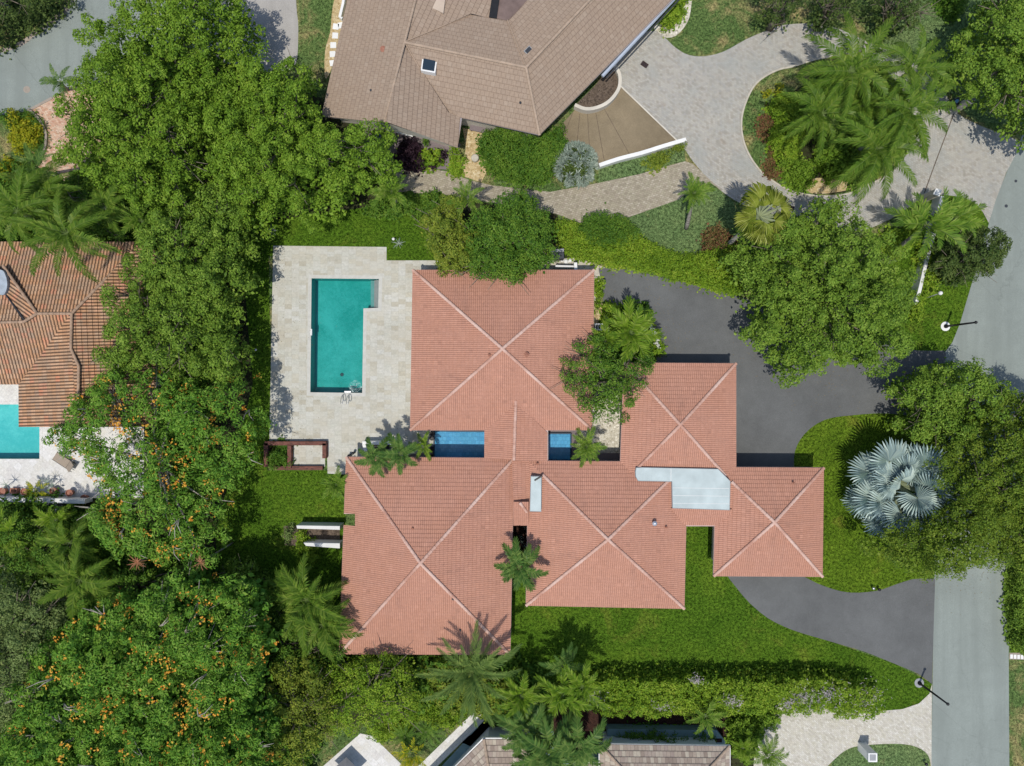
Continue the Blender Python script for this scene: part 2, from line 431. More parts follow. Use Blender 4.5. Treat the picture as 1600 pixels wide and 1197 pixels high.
M['glass'] = plain('dark_glass', (0.02, 0.035, 0.05), 0.08, 0.1, 1, 0.8)
M['metal'] = plain('brushed_steel', (0.62, 0.63, 0.64), 0.3, 0.05, 3, 0.5, 0.8)
M['terracotta'] = plain('terracotta', (0.34, 0.15, 0.10), 0.7, 0.15, 4)
M['taupe'] = plain('taupe_fabric', (0.33, 0.27, 0.21), 0.8, 0.06, 6)
M['greysteel'] = plain('grey_steel', (0.30, 0.31, 0.32), 0.5, 0.08, 3)
M['purplepad'] = asphalt('plum_grey_concrete', (0.20, 0.165, 0.17), 0.12)
M['trunk'] = plain('tree_bark', (0.20, 0.17, 0.13), 0.9, 0.3, 5)
M['trunk_pale'] = plain('pale_bark', (0.38, 0.35, 0.30), 0.9, 0.25, 5)
M['trunk_palm'] = plain('palm_trunk', (0.27, 0.25, 0.22), 0.9, 0.3, 7)
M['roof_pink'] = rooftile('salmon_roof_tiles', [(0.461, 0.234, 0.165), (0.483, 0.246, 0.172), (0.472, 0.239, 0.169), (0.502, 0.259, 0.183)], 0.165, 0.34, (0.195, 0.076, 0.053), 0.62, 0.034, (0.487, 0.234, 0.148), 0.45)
M['cap_pink'] = capmat('salmon_ridge_tiles', (0.451, 0.240, 0.176), (0.547, 0.346, 0.275), (0.634, 0.451, 0.380))
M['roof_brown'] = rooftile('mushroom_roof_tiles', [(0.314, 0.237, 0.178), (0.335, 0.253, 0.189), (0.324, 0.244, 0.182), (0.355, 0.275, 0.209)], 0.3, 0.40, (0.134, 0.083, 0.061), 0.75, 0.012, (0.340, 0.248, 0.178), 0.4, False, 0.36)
M['cap_brown'] = plain('mushroom_ridge_tiles', (0.400, 0.302, 0.224), 0.8, 0.1, 2.5)
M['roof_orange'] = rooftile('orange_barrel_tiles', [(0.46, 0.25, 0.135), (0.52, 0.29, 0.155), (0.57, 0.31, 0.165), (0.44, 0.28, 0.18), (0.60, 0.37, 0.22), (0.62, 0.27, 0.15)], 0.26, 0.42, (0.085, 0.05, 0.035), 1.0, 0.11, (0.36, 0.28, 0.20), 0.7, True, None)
M['cap_orange'] = plain('weathered_ridge_tiles', (0.38, 0.26, 0.18), 0.85, 0.2, 2.5)
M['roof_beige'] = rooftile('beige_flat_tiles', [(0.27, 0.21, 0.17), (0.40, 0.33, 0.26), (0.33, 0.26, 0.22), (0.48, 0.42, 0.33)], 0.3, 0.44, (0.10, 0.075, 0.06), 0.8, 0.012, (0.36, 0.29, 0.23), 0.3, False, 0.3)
M['pool_floor'] = poolfloor('pool_plaster', (0.010, 0.27, 0.235), (0.075, 0.40, 0.365))
M['pool_wall'] = plain('pool_tile', (0.02, 0.26, 0.24), 0.4, 0.1, 4)
M['pool_step'] = plain('pool_step_plaster', (0.60, 0.27, 0.26), 0.6, 0.08, 3)
M['pool_step_deep'] = plain('pool_step_plaster_deep', (0.28, 0.32, 0.30), 0.6, 0.08, 3)
M['water'] = water('pool_water', (0.60, 0.93, 0.93))
M['pool2_floor'] = poolfloor('neighbour_pool_plaster', (0.14, 0.50, 0.50), (0.30, 0.66, 0.64))
M['pond_plain'] = poolfloor('blue_pond_tiles', (0.210, 0.344, 0.620), (0.273, 0.394, 0.680))
M['pond_floor'] = pavers('blue_pond_tiles', [(0.19, 0.33, 0.60), (0.24, 0.38, 0.66), (0.27, 0.42, 0.70)], (0.33, 0.33), (0.12, 0.22, 0.42), 0, 0.012, 0.10, (0.20, 0.36, 0.56))
M['pond_wall'] = plain('navy_pond_wall', (0.02, 0.05, 0.09), 0.4, 0.1, 3)
# foliage
M['lf_lime'] = leafmat('leaf_lime', [(0.059, 0.124, 0.012), (0.114, 0.213, 0.017), (0.173, 0.293, 0.027), (0.253, 0.360, 0.043)])
M['lf_mid'] = leafmat('leaf_mid', [(0.060, 0.124, 0.017), (0.113, 0.205, 0.023), (0.172, 0.281, 0.032), (0.257, 0.356, 0.057)])
M['lf_olive'] = leafmat('leaf_olive', [(0.068, 0.117, 0.016), (0.131, 0.192, 0.022), (0.199, 0.254, 0.029), (0.301, 0.328, 0.047)])
M['lf_deep'] = leafmat('leaf_deep', [(0.030, 0.083, 0.012), (0.065, 0.153, 0.017), (0.113, 0.212, 0.023), (0.177, 0.273, 0.034)])
M['lf_dark'] = leafmat('leaf_dark', [(0.028, 0.058, 0.015), (0.054, 0.094, 0.020), (0.092, 0.138, 0.033), (0.153, 0.202, 0.051)])
M['lf_grey'] = leafmat('leaf_grey', [(0.068, 0.117, 0.033), (0.128, 0.188, 0.055), (0.188, 0.259, 0.078), (0.273, 0.330, 0.111)])
M['lf_poinc'] = leafmat('leaf_feathery', [(0.053, 0.152, 0.020), (0.097, 0.228, 0.025), (0.159, 0.305, 0.032), (0.248, 0.372, 0.070)])
M['lf_moss'] = leafmat('leaf_moss', [(0.052, 0.104, 0.012), (0.099, 0.167, 0.016), (0.150, 0.224, 0.023), (0.225, 0.287, 0.035)])
M['lf_yellow'] = leafmat('leaf_yellow', [(0.10, 0.17, 0.01), (0.22, 0.26, 0.012), (0.40, 0.36, 0.02), (0.14, 0.22, 0.015)])
M['lf_hedge'] = leafmat('leaf_hedge', [(0.073, 0.155, 0.013), (0.138, 0.247, 0.017), (0.210, 0.325, 0.023), (0.339, 0.418, 0.053)])
M['lf_red'] = leafmat('leaf_red', [(0.10, 0.05, 0.03), (0.22, 0.09, 0.05), (0.10, 0.13, 0.03), (0.30, 0.18, 0.08)])
M['lf_plum'] = leafmat('leaf_plum', [(0.02, 0.012, 0.018), (0.04, 0.02, 0.03), (0.06, 0.035, 0.045)])
M['lf_silver'] = leafmat('leaf_silver', [(0.14, 0.20, 0.16), (0.24, 0.31, 0.25), (0.36, 0.43, 0.36), (0.50, 0.55, 0.46)], 0.1)
M['fl_orange'] = leafmat('flower_orange', [(0.60, 0.20, 0.03), (0.72, 0.33, 0.04), (0.78, 0.46, 0.08), (0.60, 0.42, 0.05)], 0.2)
M['fl_white'] = leafmat('flower_white', [(0.6, 0.6, 0.55), (0.8, 0.8, 0.76)], 0.2)
M['fl_mauve'] = leafmat('flower_pale_mauve', [(0.34, 0.30, 0.32), (0.52, 0.47, 0.49), (0.42, 0.38, 0.33)], 0.2)
M['fr_queen'] = leafmat('frond_queen', [(0.053, 0.116, 0.013), (0.100, 0.186, 0.022), (0.152, 0.241, 0.031), (0.233, 0.307, 0.053)], 0.25, 0.4)
M['fr_lime'] = leafmat('frond_lime', [(0.062, 0.136, 0.011), (0.118, 0.216, 0.016), (0.186, 0.288, 0.027), (0.248, 0.336, 0.054)], 0.25, 0.4)
M['fr_fan'] = leafmat('frond_fan', [(0.11, 0.17, 0.02), (0.19, 0.25, 0.03), (0.28, 0.33, 0.05), (0.40, 0.42, 0.12)], 0.2, 0.45)
M['fr_mid'] = leafmat('frond_mid', [(0.061, 0.137, 0.017), (0.112, 0.211, 0.023), (0.173, 0.274, 0.034), (0.265, 0.353, 0.068)], 0.25, 0.45)
M['fr_dark'] = leafmat('frond_dark', [(0.039, 0.098, 0.022), (0.072, 0.150, 0.030), (0.117, 0.202, 0.043), (0.182, 0.260, 0.062)], 0.25, 0.4)
M['fr_grey'] = leafmat('frond_grey_green', [(0.075, 0.135, 0.035), (0.117, 0.197, 0.048), (0.180, 0.265, 0.063), (0.254, 0.338, 0.090)], 0.25, 0.4)
M['fr_silver'] = leafmat('frond_silver', [(0.243, 0.335, 0.334), (0.340, 0.446, 0.426), (0.448, 0.558, 0.510), (0.520, 0.614, 0.538)], 0.08, 0.5, 0.2)
M['fr_rust'] = leafmat('frond_rust', [(0.25, 0.10, 0.06), (0.42, 0.20, 0.11), (0.38, 0.26, 0.12)], 0.1, 0.5)
M['rachis'] = plain('frond_stem', (0.13, 0.19, 0.05), 0.5, 0.1, 3)
M['rachis_pale'] = plain('pale_frond_stem', (0.303, 0.347, 0.198), 0.5, 0.1, 3)
# ------------------------------------------------------------ ground, roads, drives, decks
POOL = [(487,435),(592,436),(591,481),(568,482),(566,614),(485,613)]
POOL2 = [(-90,632),(62,632),(62,717),(-90,717)]
gsz = 220
def g2p(x, y): return (CX + x/S, CY - y/S)
ground = sheet('ground', [g2p(-gsz,-gsz), g2p(gsz,-gsz), g2p(gsz,gsz), g2p(-gsz,gsz)], 0.0, M['lawn_pale'], holes=[POOL, POOL2])
far = sheet('far_ground', [g2p(-1500,-1500), g2p(1500,-1500), g2p(1500,1500), g2p(-1500,1500)], -2.6, M['lawn_pale'])
# main property lawns
sheet('lawn', [(350,320),(420,300),(640,300),(700,330),(860,380),(930,415),(935,430),(640,430),(420,400),(425,690),(418,735),(540,735),(540,1030),(345,960),(330,740),(385,600),(370,420)], 0.006, M['lawn'])
sheet('lawn', [(790,900),(1080,810),(1150,895),(1205,966),(1300,1003),(1400,1038),(1457,1068),(1452,1085),(1435,1100),(1410,1108),(1370,1112),(1000,1120),(790,1120)], 0.006, M['lawn'])
sheet('lawn', [(1070,800),(1120,800),(1160,900),(1110,960),(1060,960)], 0.009, M['lawn'])
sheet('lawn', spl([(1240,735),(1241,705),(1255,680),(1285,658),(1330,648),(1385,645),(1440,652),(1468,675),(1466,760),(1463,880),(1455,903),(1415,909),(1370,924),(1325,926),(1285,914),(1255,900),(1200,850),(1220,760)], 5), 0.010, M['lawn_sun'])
sheet('lawn', spl([(1410,400),(1455,310),(1480,305),(1512,311),(1532,327),(1544,348),(1531,400),(1515,455),(1500,505),(1488,535),(1475,547),(1440,548),(1400,545),(1340,500),(1380,420)], 4), 0.008, M['lawn'])
sheet('lawn', [(1579,890),(1640,890),(1640,1023),(1579,1020)], 0.006, M['lawn'])
sheet('lawn', [(1577,1031),(1640,1033),(1640,1300),(1577,1300)], 0.006, M['lawn_pale'])
sheet('lawn', spl([(978,341),(1030,322),(1062,311),(1082,295),(1110,292),(1135,305),(1150,330),(1135,380),(1090,397),(1040,392),(1005,378)], 4), 0.007, M['lawn_cool'])
sheet('lawn', [(1400,-10),(1600,-10),(1640,200),(1520,190),(1480,140),(1420,90),(1370,72),(1350,40)], 0.006, M['lawn_cool'])
sheet('lawn', [(1285,1300),(1300,1190),(1320,1172),(1345,1165),(1400,1162),(1435,1168),(1452,1180),(1455,1300)], 0.007, M['lawn_cool'])
# roads
sheet('road', [(1720,-200),(1640,60),(1600,205),(1556,310),(1531,400),(1500,505),(1488,535),(1472,556),(1468,640),(1464,760),(1460,895),(1457,1065),(1455,1197),(1452,1700),(1578,1700),(1577,1197),(1576,1020),(1579,890),(1590,700),(1602,600),(1640,420),(1720,200),(1820,-150)], 0.012, M['road'])
sheet('road', spl([(-420,150),(-200,110),(-60,88),(0,82),(35,70),(62,48),(100,22),(118,-5),(130,-90),(240,-150),(330,-60),(300,40),(240,90),(180,120),(120,140),(80,155),(50,170),(20,178),(-30,184),(-200,215),(-420,260)], 4), 0.012, M['road_bend'])
sheet('driveway', spl([(330,-60),(380,-30),(452,-30),(464,20),(466,55),(462,100),(440,112),(400,110),(360,100),(300,70)], 4), 0.016, M['concrete_pale'])
sheet('pavement_edge', spl([(0,76),(34,64),(60,42),(96,17),(112,-6),(119,-4),(101,23),(63,49),(36,71),(0,83)], 3), 0.018, M['kerb'])
# salmon paver drive NW
sheet('driveway', [(47,172),(82,153),(110,135),(160,140),(160,260),(124,275),(60,300),(20,300),(40,268),(64,250),(72,225),(71,205),(62,186)], 0.014, M['paver_red'])
# neighbour's grey-pink paver driveway with its circular arm
IS = spl([(1240,104),(1212,111),(1182,130),(1165,160),(1158,192),(1163,226),(1180,258),(1205,282),(1240,300),(1285,307),(1325,303),(1352,290),(1385,275),(1412,245),(1425,210),(1420,165),(1400,125),(1365,100),(1325,88),(1280,92)], 5)
OUT = [(1000,50)] + spl([(1025,48),(1040,60),(1056,75),(1076,86),(1100,88),(1130,81),(1165,62),(1195,49),(1225,39),(1270,37),(1300,42),(1335,55),(1370,72),(1420,92),(1455,122),(1478,148),(1490,172),(1512,187),(1540,200),(1562,208),(1597,222)], 3, False) + \
      [(1572,270),(1556,312),(1545,348)] + spl([(1544,347),(1531,325),(1511,311),(1480,305),(1455,305),(1440,309),(1425,320),(1392,342),(1345,360),(1290,356),(1230,340),(1175,325),(1140,308),(1112,285),(1085,255),(1072,236)], 3, False) + [(1058,220),(1000,165),(967,134),(940,110),(980,70)]
sheet('driveway', OUT, 0.014, M['paver_pink'])
isl = sheet('lawn', IS, 0.022, M['lawn_pale'])
sheet('planting_bed', spl([(1262,128),(1230,150),(1205,165),(1196,200),(1200,240),(1222,270),(1248,292),(1290,303),(1335,296),(1375,270),(1405,235),(1412,195),(1400,150),(1350,112),(1300,108)], 4), 0.028, M['soil'])
sheet('gravel_bed', spl([(1255,285),(1280,278),(1310,282),(1350,280),(1352,288),(1325,297),(1285,303),(1262,300)], 3), 0.036, M['gravel'])
# tan path below the drive
sheet('path', [(600,262),(648,262),(700,268),(735,282),(770,290),(860,300),(935,286),(1000,272),(1070,252),(1082,256),(1128,298),(1112,287),(1085,292),(1075,300),(1060,312),(978,341),(940,343),(906,348),(868,334),(800,322),(700,305),(600,298)], 0.018, M['paver_tan'])
sheet('driveway', [(967,134),(1000,165),(1058,221),(1057,225),(1000,243),(936,262),(905,232),(880,216),(868,205),(900,170),(940,130)], 0.020, M['concrete'])
sheet('lawn', [(935,264),(1000,246),(1068,227),(1071,252),(1050,257),(1000,272),(935,286)], 0.024, M['lawn_cool'])
sheet('gravel_bed', [(723,200),(770,210),(765,260),(752,285),(722,275),(728,230)], 0.022, M['gravel'])
sheet('patio', [(560,196),(620,196),(720,225),(708,266),(660,262),(560,250)], 0.022, M['purplepad'])
sheet('gravel_bed', spl([(530,-20),(548,-20),(543,30),(530,70),(517,110),(508,122),(508,80),(516,50),(520,10)], 3), 0.012, M['gravel'])
sheet('gravel_bed', spl([(1068,-20),(1081,-20),(1080,10),(1074,35),(1056,56),(1036,58),(1022,46),(1030,38),(1048,44),(1062,28),(1068,5)], 3), 0.012, M['pebble'])
# asphalt drive of the main house
sheet('driveway', [(935,419),(960,419),(1000,425),(1075,443),(1150,462),(1250,495),(1330,520),(1400,541),(1435,548),(1474,548),(1478,552),(1469,640),(1468,668)] + spl([(1468,672),(1440,654),(1385,646),(1330,649),(1288,656),(1257,678),(1242,705),(1240,735)], 3, False) + [(1180,760),(1120,740),(1000,640),(1000,570),(1020,540),(1020,505),(960,480),(942,470),(943,450),(938,435)], 0.014, M['asphalt'])
sheet('driveway', [(1130,890),(1140,905),(1160,930)] + spl([(1172,943),(1200,966),(1240,985),(1300,1003),(1350,1018),(1400,1038),(1435,1053),(1456,1069)], 3, False) + [(1461,905),(1440,904)] + spl([(1425,905),(1400,913),(1370,923),(1328,926),(1290,917),(1258,902)], 3, False) + [(1240,890)], 0.014, M['asphalt'])
# pale paver drive SE
sheet('driveway', [(1456,1069),(1452,1084),(1436,1099),(1410,1108),(1375,1111),(1300,1108),(1215,1105),(1190,1125),(1180,1160),(1170,1300),(1275,1300)] + spl([(1285,1205),(1300,1190),(1320,1173),(1345,1165),(1400,1162),(1432,1167),(1450,1180),(1455,1200)], 3, False) + [(1455,1230)], 0.016, M['paver_white'])
sheet('path', [(1577,1020),(1640,1020),(1640,1032),(1577,1030)], 0.014, M['kerb'])
# pool deck
sheet('pool_deck', [(427,384),(604,386),(604,407),(700,407),(700,700),(590,720),(538,741),(512,740),(511,708),(420,708),(421,690)], 0.02, M['travertine'], holes=[POOL])
sheet('courtyard_floor', [(640,660),(980,650),(980,735),(640,730)], 0.010, M['purplepad'])
sheet('gravel_bed', [(905,600),(978,600),(978,708),(905,708)], 0.028, M['pebble'])
sheet('patio', [(840,398),(905,404),(945,418),(938,470),(900,470),(840,440)], 0.012, M['stone'])
sheet('gravel_bed', [(925,474),(960,474),(960,512),(925,512)], 0.026, M['gravel'])
# neighbour west: deck, narrow bed
sheet('pool_deck', [(-200,590),(225,590),(225,778),(-200,778)], 0.02, M['ivory'], holes=[POOL2])
sheet('planting_bed', [(-60,250),(120,270),(330,330),(330,420),(-60,420)], 0.005, M['soil'])
sheet('planting_bed', [(-60,780),(340,780),(420,880),(520,1010),(800,1020),(800,1115),(640,1120),(560,1130),(520,1130),(440,1260),(-60,1260)], 0.004, M['soil'])
sheet('planting_bed', [(180,420),(380,420),(395,600),(370,700),(330,860),(225,780),(225,600),(180,560)], 0.0125, M['soil'])
sheet('planting_bed', [(165,120),(200,95),(250,80),(330,90),(520,160),(600,210),(600,320),(420,345),(200,350),(140,290),(160,260)], 0.0175, M['soil'])
sheet('planting_bed', [(600,304),(700,310),(870,330),(880,375),(905,402),(840,408),(680,400),(672,345),(600,325)], 0.0125, M['soil'])
sheet('planting_bed', [(865,1108),(1132,1112),(1132,1172),(865,1172)], 0.012, M['mulch'])
sheet('planting_bed', [(1132,1112),(1210,1108),(1185,1160),(1175,1260),(1132,1260)], 0.013, M['soil'])
# neighbour south: patio and path
sheet('patio', [(563,1146),(582,1150),(625,1192),(680,1255),(470,1255),(505,1197)], 0.014, M['ivory'])
sheet('path', [(745,1108),(760,1122),(655,1225),(625,1225)], 0.014, M['ivory'])
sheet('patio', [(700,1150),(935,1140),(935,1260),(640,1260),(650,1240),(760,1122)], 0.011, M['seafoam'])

def kerb(name, pts, wd, hgt, mat, label, cat, group=None, closed=False, z0=0.0):
    """low wall or kerb following a line in photo pixels"""
    mb = MB(); q = [P(x, y)for x, y in pts]
    n = len(q); L = []; Rr = []
    for i in range(n):
        a = q[max(i-1, 0)] if not closed else q[i-1]; b = q[min(i+1, n-1)] if not closed else q[(i+1) % n]
        d = (b-a).normalized(); nn = Vector((-d.y, d.x, 0))
        L.append(q[i]+nn*wd/2); Rr.append(q[i]-nn*wd/2)
    for i in range(n if closed else n-1):
        j = (i+1) % n
        for A, B in ((L, Rr),):
            mb.poly([L[i]+Vector((0,0,hgt)), Rr[i]+Vector((0,0,hgt)), Rr[j]+Vector((0,0,hgt)), L[j]+Vector((0,0,hgt))])
            mb.poly([L[i]+Vector((0,0,z0)), L[i]+Vector((0,0,hgt)), L[j]+Vector((0,0,hgt)), L[j]+Vector((0,0,z0))])
            mb.poly([Rr[i]+Vector((0,0,hgt)), Rr[i]+Vector((0,0,z0)), Rr[j]+Vector((0,0,z0)), Rr[j]+Vector((0,0,hgt))])
    if not closed:
        for i in (0, n-1):
            mb.poly([L[i]+Vector((0,0,z0)), Rr[i]+Vector((0,0,z0)), Rr[i]+Vector((0,0,hgt)), L[i]+Vector((0,0,hgt))])
    o = mb.build(name, mat)
    return tag(o, label, cat, group)

# ------------------------------------------------------------ pools
def pool(poly, depth, floor_m, wall_m, water_m, coping_m, label, steps=None, zt=0.02, cop=0.3, wl=-0.12):
    c = P(sum(p[0] for p in poly)/len(poly), sum(p[1] for p in poly)/len(poly))
    root = empty('swimming_pool', c, label, 'swimming pool')
    q = [P(*p) for p in poly]; n = len(q)
    mb = MB()
    for i in range(n):
        j = (i+1) % n
        mb.poly([(q[i].x, q[i].y, -depth), (q[j].x, q[j].y, -depth), (q[j].x, q[j].y, zt), (q[i].x, q[i].y, zt)])
    mb.build('pool_wall', wall_m, root)
    mb = MB(); mb.poly([(p.x, p.y, -depth) for p in q]); mb.build('pool_floor', floor_m, root)
    mb = MB(); mb.poly([(p.x, p.y, wl) for p in q]); mb.build('water', water_m, root)
    # coping ring
    mb = MB(); cc = Vector((sum(p.x for p in q)/n, sum(p.y for p in q)/n, 0))
    area = sum(q[i].x*q[(i+1)%n].y-q[(i+1)%n].x*q[i].y for i in range(n)); sg = 1 if area > 0 else -1
    outp = []
    for i in range(n):
        a, b, d = q[i-1], q[i], q[(i+1) % n]
        e1 = (b-a).normalized(); e2 = (d-b).normalized()
        n1 = Vector((e1.y, -e1.x, 0))*sg; n2 = Vector((e2.y, -e2.x, 0))*sg
        bis = (n1+n2); bis = bis/ max(0.3, bis.length_squared) * 2
        outp.append(b + bis*cop)
    for i in range(n):
        j = (i+1) % n
        z = zt+0.012
        mb.poly([(q[i].x, q[i].y, z), (q[j].x, q[j].y, z), (outp[j].x, outp[j].y, z), (outp[i].x, outp[i].y, z)])
        mb.poly([(outp[i].x, outp[i].y, z), (outp[j].x, outp[j].y, z), (outp[j].x, outp[j].y, z-0.012), (outp[i].x, outp[i].y, z-0.012)])
        mb.poly([(q[i].x, q[i].y, z), (q[j].x, q[j].y, z), (q[j].x, q[j].y, z-0.05), (q[i].x, q[i].y, z-0.05)])
    mb.build('coping', coping_m, root)
    if steps:
        for k, (pts, z) in enumerate(steps):
            mb = MB(); mb.prism([P(*p)[:2] for p in pts], -depth+0.002, z, cap=False); mb.build('pool_step', M['pool_step' if k else 'pool_step_deep'], root)
    return root
M['water_deep'] = water('pool_water_deep', (0.60, 0.93, 0.93), 5.0, 0.09)
pl = pool(POOL, 1.45, M['pool_floor'], M['pool_wall'], M['water_deep'], M['stone_coping'] if 'stone_coping' in M else plain('coping_stone', (0.52, 0.515, 0.47), 0.7, 0.06, 3), 'large rectangular green pool with a stepped notch in the pale stone deck',
     [([(577,437),(583.5,437),(583,480.5),(577,480.5)], -0.62), ([(583.5,437),(587.5,437),(587,480.5),(583,480.5)], -0.4), ([(587.5,437),(591.6,437),(590.8,480.5),(587,480.5)], -0.2)])
# sun sparkle on the ripples, painted as a pale noisy patch
painted_glint = N('water_foam')
v_ = painted_glint.geo(); fn = painted_glint.noise(v_, 7, 5, 0.8, 1.0)
tr_ = painted_glint.n('ShaderNodeBsdfTransparent'); df_ = painted_glint.n('ShaderNodeBsdfDiffuse'); df_.inputs[0].default_value = (0.7, 0.85, 0.82, 1)
ms_ = painted_glint.n('ShaderNodeMixShader'); painted_glint.l(painted_glint.rng(fn, 0.50, 0.66, 0.0, 0.75), ms_.inputs[0]); painted_glint.l(tr_.outputs[0], ms_.inputs[1]); painted_glint.l(df_.outputs[0], ms_.inputs[2])
M['foam'] = painted_glint.done(ms_.outputs[0])
mb = MB(); mb.poly([tuple(P(x, y)[:2]) + (-0.105,) for x, y in spl([(544,604),(552,594),(560,596),(565,604),(562,611),(550,612)], 5)]); mb.build('foam', M['foam'], pl)
pool(POOL2, 1.3, M['pool2_floor'], M['pool_wall'], M['water'], M['ivory'], 'turquoise mosaic pool of the orange-roofed house at the left edge of the picture', cop=0.25)
mb = MB(); c_ = P(528, 585, 0); mb.lathe((c_.x, c_.y, -1.449), [(0.16,0),(0.16,0.02),(0.1,0.03)], 14); mb.build('main_drain', M['dark'], pl)
mb = MB(); c_ = P(489, 520, 0)
mb.prism([(q_.x, q_.y) for q_ in (P(485.3,514),P(487.4,514),P(487.3,524),P(485.2,524))], -0.2, 0.035); mb.build('skimmer', M['white'], pl)
# construction joints in the stained concrete and the asphalt
for a_, b_ in (((895,176),(880,214)),((906,178),(901,228)),((918,178),(922,247)),((931,177),(945,256)),((944,170),(985,244))):
    d_ = (P(*b_)-P(*a_)).normalized(); n_ = (-d_.y, d_.x)
    q_ = [(a_[0]+n_[0]*.35, a_[1]-n_[1]*.35), (b_[0]+n_[0]*.35, b_[1]-n_[1]*.35), (b_[0]-n_[0]*.35, b_[1]+n_[1]*.35), (a_[0]-n_[0]*.35, a_[1]+n_[1]*.35)]
    sheet('driveway_joint', q_, 0.0235, M['bark'], drop=0.004)
# handrails
hr = empty('pool_handrail', P(541, 618, 0.03), 'pair of small steel grab rails at the bottom edge of the green pool', 'handrail')
for x in (537, 546):
    mb = MB(); a = P(x, 612, 0); pts = []
    for k in range(15):
        t = math.pi*2*0.92*k/14
        pts.append((a.x + math.sin(t)*0.12, a.y - 0.62 + 0.42*math.cos(t), 0.05 + 0.75*math.sin(math.pi*k/14)))
    mb.tube(pts, 0.028, 8); mb.build('rail', M['metal'], hr, True)
mb = MB(); mb.box(P(543.5, 612.2), 0.55, 0.12, 0.03, 0.06); mb.build('step_tread', M['metal'], hr)

# ------------------------------------------------------------ roof builder
def clip(poly, nx, ny, c, keep_ge=True):
    """keep the part of the 2d polygon with nx*u+ny*v >= c (or <= c)"""
    out = []; m = len(poly); s = 1 if keep_ge else -1
    for i in range(m):
        a, b = poly[i], poly[(i+1) % m]
        da, db = s*(nx*a[0]+ny*a[1]-c), s*(nx*b[0]+ny*b[1]-c)
        if da >= 0: out.append(a)
        if (da >= 0) != (db >= 0):
            t = da/(da-db); out.append((a[0]+(b[0]-a[0])*t, a[1]+(b[1]-a[1])*t))
    return out

def roof_face(mb, polys, course=0.34, lift=0.035):
    """polys: list of lists of 3d points in one plane; the first gives the plane, built as overlapping courses"""
    p = [Vector(q) for q in polys[0]]
    nrm = Vector((0,0,0))
    for i in range(len(p)):
        a, b = p[i], p[(i+1) % len(p)]
        nrm += Vector(((a.y-b.y)*(a.z+b.z), (a.z-b.z)*(a.x+b.x), (a.x-b.x)*(a.y+b.y)))
    nrm.normalize()
    if nrm.z < 0: nrm = -nrm
    vdir = (Vector((0,0,1)) - nrm*nrm.z)
    if vdir.length < 1e-4: vdir = Vector((0,1,0))
    vdir.normalize(); udir = vdir.cross(nrm).normalized()
    low = min(p, key=lambda q: q.z); org = low
    for poly in polys:
        q = [((Vector(x)-org).dot(udir), (Vector(x)-org).dot(vdir)) for x in poly]
        v0 = min(t[1] for t in q); v1 = max(t[1] for t in q)
        k = math.floor(v0/course + 1e-4)
        while k*course < v1 - 1e-4:
            a, b = k*course, (k+1)*course
            c = clip(clip(q, 0, 1, a, True), 0, 1, b, False)
            if len(c) >= 3:
                pts = []; uvs = []
                for (u, v) in c:
                    h = lift*(1-(v-a)/course)
                    pts.append(org + udir*u + vdir*v + nrm*h); uvs.append((u+500*course, v+400*course))
                mb.poly(pts, uvs)
                # riser
                lo = [t for t in c if abs(t[1]-a) < 1e-4]
                if len(lo) >= 2:
                    u0, u1 = min(t[0] for t in lo), max(t[0] for t in lo)
                    mb.poly([org+udir*u0+vdir*a+nrm*(-0.02), org+udir*u1+vdir*a+nrm*(-0.02), org+udir*u1+vdir*a+nrm*lift, org+udir*u0+vdir*a+nrm*lift],
                            [(u0+500*course, a+400*course+0.01)]*4)
            k += 1
    return mb

def ridge(mb, a, b, r=0.13, seg=0.42, r2=0.85):
    """row of overlapping half-round ridge tiles"""
    a, b = Vector(a), Vector(b); L = (b-a).length; n = max(1, int(L/seg)); d = (b-a)/n
    side = Vector((0,0,1)).cross(d.normalized()).normalized(); up = d.normalized().cross(side).normalized()
    if up.z < 0: up = -up
    for i in range(n):
        rr = []
        for e, (pp, rad) in enumerate(((a+d*i, r), (a+d*(i+1.06), r*r2))):
            base = len(mb.v)
            for k in range(7):
                t = math.pi*k/6
                mb.v.append(tuple(pp + side*math.cos(t)*rad + up*(math.sin(t)*rad*0.8+0.015*(1-e))))
            rr.append(base)
        for k in range(6):
            mb.f.append((rr[0]+k, rr[1]+k, rr[1]+k+1, rr[0]+k+1)); mb.uv.append(None)
        mb.f.append(tuple(rr[0]+k for k in range(7))); mb.uv.append(None)
    return mb

def window(root, c, width, ang, z0=0.9, z1=2.1):
    """window in a wall face whose outward direction is ang"""
    mb = MB(); mb.box(c, 0.06, width+0.16, z0-0.08, z1+0.08, ang); f = mb.build('window', M['white'], root)
    out = Vector((math.cos(ang), math.sin(ang), 0))
    mb = MB(); mb.box(Vector(c)+out*0.025, 0.03, width, z0, z1, ang); mb.build('pane', M['glass'], f)

